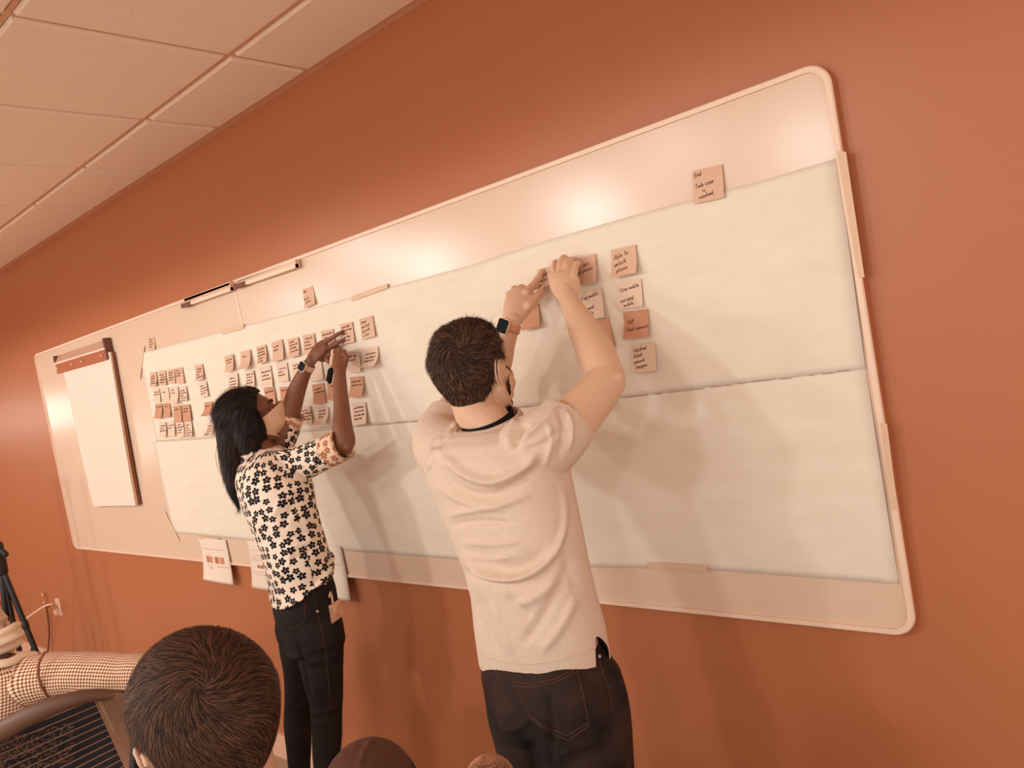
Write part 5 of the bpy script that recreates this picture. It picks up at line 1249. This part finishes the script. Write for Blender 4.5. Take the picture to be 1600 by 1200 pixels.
# shoulder and torso of the shirt
rg = []; prof = [((-170, 1300), (96, 1260), 2.2), ((-165, 1200), (84, 1168), 2.18), ((-160, 1140), (88, 1112), 2.18), ((-150, 1090), (86, 1064), 2.18), ((-138, 1062), (78, 1032), 2.18), ((-110, 1050), (56, 1024), 2.19), ((-72, 1040), (22, 1024), 2.21)]
n_ = 48; V = []; UV = []
for i, (l, r, L_) in enumerate(prof):
    A_, B2 = PL(*l, L_), PL(*r, L_); c = (A_ + B2) / 2; w = np.linalg.norm(B2 - A_) / 2; v = nrm((B2 - A_)); f = nrm(np.cross(U_, v))
    for k in range(n_ + 1):
        t = 2 * math.pi * k / n_; V.append(c + v * w * math.cos(t) + f * w * .52 * math.sin(t) * (1 if i < 5 else .9)); UV.append((t * .19, c[2] + v[2] * w * math.cos(t)))
F = []
for i in range(len(prof) - 1):
    for k in range(n_): a = i * (n_ + 1) + k; F.append((a, a + 1, a + n_ + 2, a + n_ + 1))
mk('shirt_body', V, F, GM, gp, True, UV)
sh = mk('shoulder_seam', *tube([PL(70, 1019, 2.10), PL(61, 1035, 2.085), PL(60, 1055, 2.08), PL(66, 1075, 2.085), PL(78, 1092, 2.10)], [.004] * 5, n=8, sub=3), mat('gingham_seam', (150, 96, 70), .85, .1), gp, True)
mk('shirt_collar', *tube([PL(-60, 1046, 2.2), PL(-20, 1040, 2.12), PL(10, 1036, 2.12), PL(36, 1028, 2.17)], [.016, .018, .017, .012], n=12, sub=3, flat=.6), GM, gp, True)
mk('trousers', *join(*seat2(ga_, hz, 1.08)), DENIM, gp, True)
V_, F_, _, _ = gh.shell(lambda p: .010, f_in, 4)
ghr = mk('hair', V_, F_, HAIRM, gp, True); rp, rn = sample(V_, F_, 1500, 21)
strands('hair_strands', rp, rn, swirl(gh.w((0, -.08, .08)), 0, 1, .5), lambda p: .02, HAIRM, ghr, .0007, .4, seed=22)
PM = mat('mask_white', (244, 214, 186), .7, .2)
gm_ = face_mask(gh, PM, gp, front=.142, pleats=4, depth=.007, width=80, sx=.078, top=.006)
mk('nose_wire', *tube([gh.w((x * .02, .125 - .004 * x * x, .0015 - .001 * x * x)) for x in (-1.5, -1, -.5, 0, .5, 1, 1.5)], [.0016] * 7, n=6, sub=2), FRAME, gm_, True)
for s_ in (-1, 1): mk('ear_loop', *lp(s_, gh), LOOP, gm_, True)
for s_ in (-1, 1): mk('eye', *ell(gh.w((s_ * .031, .081, .004)), (.012, .012, .012)), mat('eye_white', (230, 200, 180), .2, .5), gp, True)
# ================================================================== MESH OFFICE CHAIR
CH = mat('chair_brown', (104, 70, 52), .5, .35); MESHD = mat('chair_mesh_dark', (40, 32, 32), .8, .2, var=(60, (30, 27, 28), .7)); WEB = mat('chair_weave', (150, 106, 78), .7, .3); CORD = mat('chair_cord', (128, 84, 60), .5, .4)
cs = PL(60, 1200, 1.95); chair = tag(empty('office_chair', (cs[0] + .22, cs[1] - .22, 0)), 'dark mesh-backed office chair at lower left under the gingham sleeve', 'chair')
Lc_ = 1.93
mk('top_rail', *tube([PL(-120, 1196, 2.02), PL(-60, 1172, 1.97), PL(0, 1143, 1.94), PL(60, 1112, 1.93), (PL(110, 1094, 1.94)), PL(150, 1086, 1.96), PL(190, 1086, 1.98)], [.022, .024, .026, .024, .020, .016, .012], n=16, sub=4), CH, chair, True)
def quadgrid(P00, P10, P11, P01, bow=.0, nx=12, ny=12):
    V = []; F = []
    nn = nrm(np.cross(P10 - P00, P01 - P00))
    if nn @ (CAMP - P00) < 0: nn = -nn
    for j in range(ny + 1):
        for i in range(nx + 1):
            u, v = i / nx, j / ny; V.append((P00 * (1 - u) + P10 * u) * (1 - v) + (P01 * (1 - u) + P11 * u) * v - nn * bow * math.sin(math.pi * u) * math.sin(math.pi * min(1, v + .1)))
    for j in range(ny):
        for i in range(nx): a = j * (nx + 1) + i; F.append((a, a + 1, a + nx + 2, a + nx + 1))
    return V, F
mk('back_panel', *quadgrid(PL(-120, 1190, 2.06), PL(150, 1088, 2.02), PL(222, 1240, 1.98), PL(-90, 1420, 2.0), .03), MESHD, chair, True)
for k in range(17):
    t = k / 16; a = PL(150 + 72 * t, 1092 + 148 * t, 1.985 - .02 * t); b_ = PL(-130 + 60 * t, 1205 + 215 * t, 2.0 - .02 * t); m_ = (a + b_) / 2 + np.array([0, 0, .0])
    mk('cord', *tube([b_, m_ - nrm(ray(50, 1150)) * -.012, a], [.0016, .0016, .0016], n=5, sub=4), CORD, chair, True)
wv_ = []
E_ = [PL(143, 1084, 1.975), PL(206, 1084, 1.985), PL(214, 1240, 1.94), PL(214, 1250, 1.94)]
def bp_(u, v):
    L0 = (143 + 72 * v, 1084 + 160 * v); R0 = (206 + 6 * v, 1084 + 160 * v); return PL(L0[0] + (R0[0] - L0[0]) * u, L0[1] + (R0[1] - L0[1]) * u, 1.965 - .03 * v)
mk('weave_backing', *quadgrid(bp_(0, 0) + np.array([0, .012, 0]), bp_(1, 0) + np.array([0, .012, 0]), bp_(1, 1) + np.array([0, .012, 0]), bp_(0, 1) + np.array([0, .012, 0]), 0, 4, 8), MESHD, chair, True)
for v in np.linspace(0, 1, 62): wv_.append(tube([bp_(0, v), bp_(1, v)], [.0010, .0010], n=4, dome=False))
for u in np.linspace(0, 1, 22): wv_.append(tube([bp_(u, 0), bp_(u, .5), bp_(u, 1)], [.0008, .0008, .0008], n=4, dome=False))
tag(mk('weave', *join(*wv_), WEB, chair), kind='stuff')
wv_ = []
for k in range(420):
    u, v = random.random(), random.random(); a = PL(-5 + 120 * u, 1150 + 60 * v - 30 * u + 8, 2.0); wv_.append(tube([a, a + np.array([.004, .003, .003])], [.0011, .0011], n=4, dome=False))
tag(mk('mesh_knots', *join(*wv_), CORD, chair), kind='stuff')
mk('side_rail', *tube([bp_(1, 0) + np.array([.01, 0, 0]), bp_(1, .5) + np.array([.012, 0, 0]), bp_(1, 1) + np.array([.01, 0, 0]), bp_(1, 1) + np.array([-.02, .05, -.3])], [.010, .012, .012, .012], n=10, sub=2), BLK, chair, True)
sx, sy = cs[0] + .22, cs[1] - .34
mk('seat', *ell((sx, sy + .12, .47), (.25, .25, .05)), MESHD, chair, True); mk('gas_post', *tube([(sx, sy + .12, .10), (sx, sy + .12, .44)], [.028, .028], n=12), DARK, chair, True)
for k in range(5):
    a = 2 * math.pi * k / 5; e = np.array([sx + .28 * math.cos(a), sy + .12 + .28 * math.sin(a), .075]); lg = mk('leg', *tube([(sx, sy + .12, .11), e], [.024, .016], n=8), DARK, chair, True)
    mk('castor', *ell(e - np.array([0, 0, .045]), (.03, .018, .03)), DARK, lg, True)
# ================================================================== MICROPHONE on a stand (bottom edge)
mc = PL(766, 1222, .80); mic = tag(empty('microphone', (mc[0], mc[1], 0)), 'microphone with round mesh grille on a stand at the bottom edge near his jeans', 'microphone')
mr = .0265; mk('inner_foam', *ell(mc, (mr * .93, mr * .93, mr * .93)), mat('mic_foam', (120, 68, 44), .9, .1), mic, True)
wv_ = []
for k in range(1, 17):
    t = math.pi * k / 17; z = math.cos(t) * mr; r = math.sin(t) * mr; wv_.append(tube([mc + np.array([r * math.cos(a), r * math.sin(a), z]) for a in np.linspace(0, 2 * math.pi, 33)], [.0006] * 33, n=5, dome=False))
for k in range(17):
    a = math.pi * k / 17; wv_.append(tube([mc + np.array([math.cos(a) * math.sin(t), math.sin(a) * math.sin(t), math.cos(t)]) * mr * 1.01 for t in np.linspace(0, 2 * math.pi, 33)], [.0006] * 33, n=5, dome=False))
tag(mk('grille', *join(*wv_), mat('mic_grille', (176, 124, 96), .45, .5, metal=.3), mic, True), kind='stuff')
mk('rim_ring', *tube([mc + np.array([math.cos(a) * mr * 1.05, math.sin(a) * mr * 1.05, -.012]) for a in np.linspace(0, 2 * math.pi, 33)], [.0018] * 33, n=6, dome=False), METAL, mic, True)
mk('handle', *tube([mc - U_ * .022, mc - U_ * .06, mc - U_ * .19], [.018, .014, .010], n=14), DARK, mic, True)
mk('stand_pole', *tube([mc - U_ * .19, np.array([mc[0], mc[1], .03])], [.008, .008], n=10), BLK, mic, True); mk('stand_base', *tube([np.array([mc[0], mc[1], .0]), np.array([mc[0], mc[1], .02]), np.array([mc[0], mc[1], .03])], [.12, .12, .10], n=28, dome=False), BLK, mic, True)
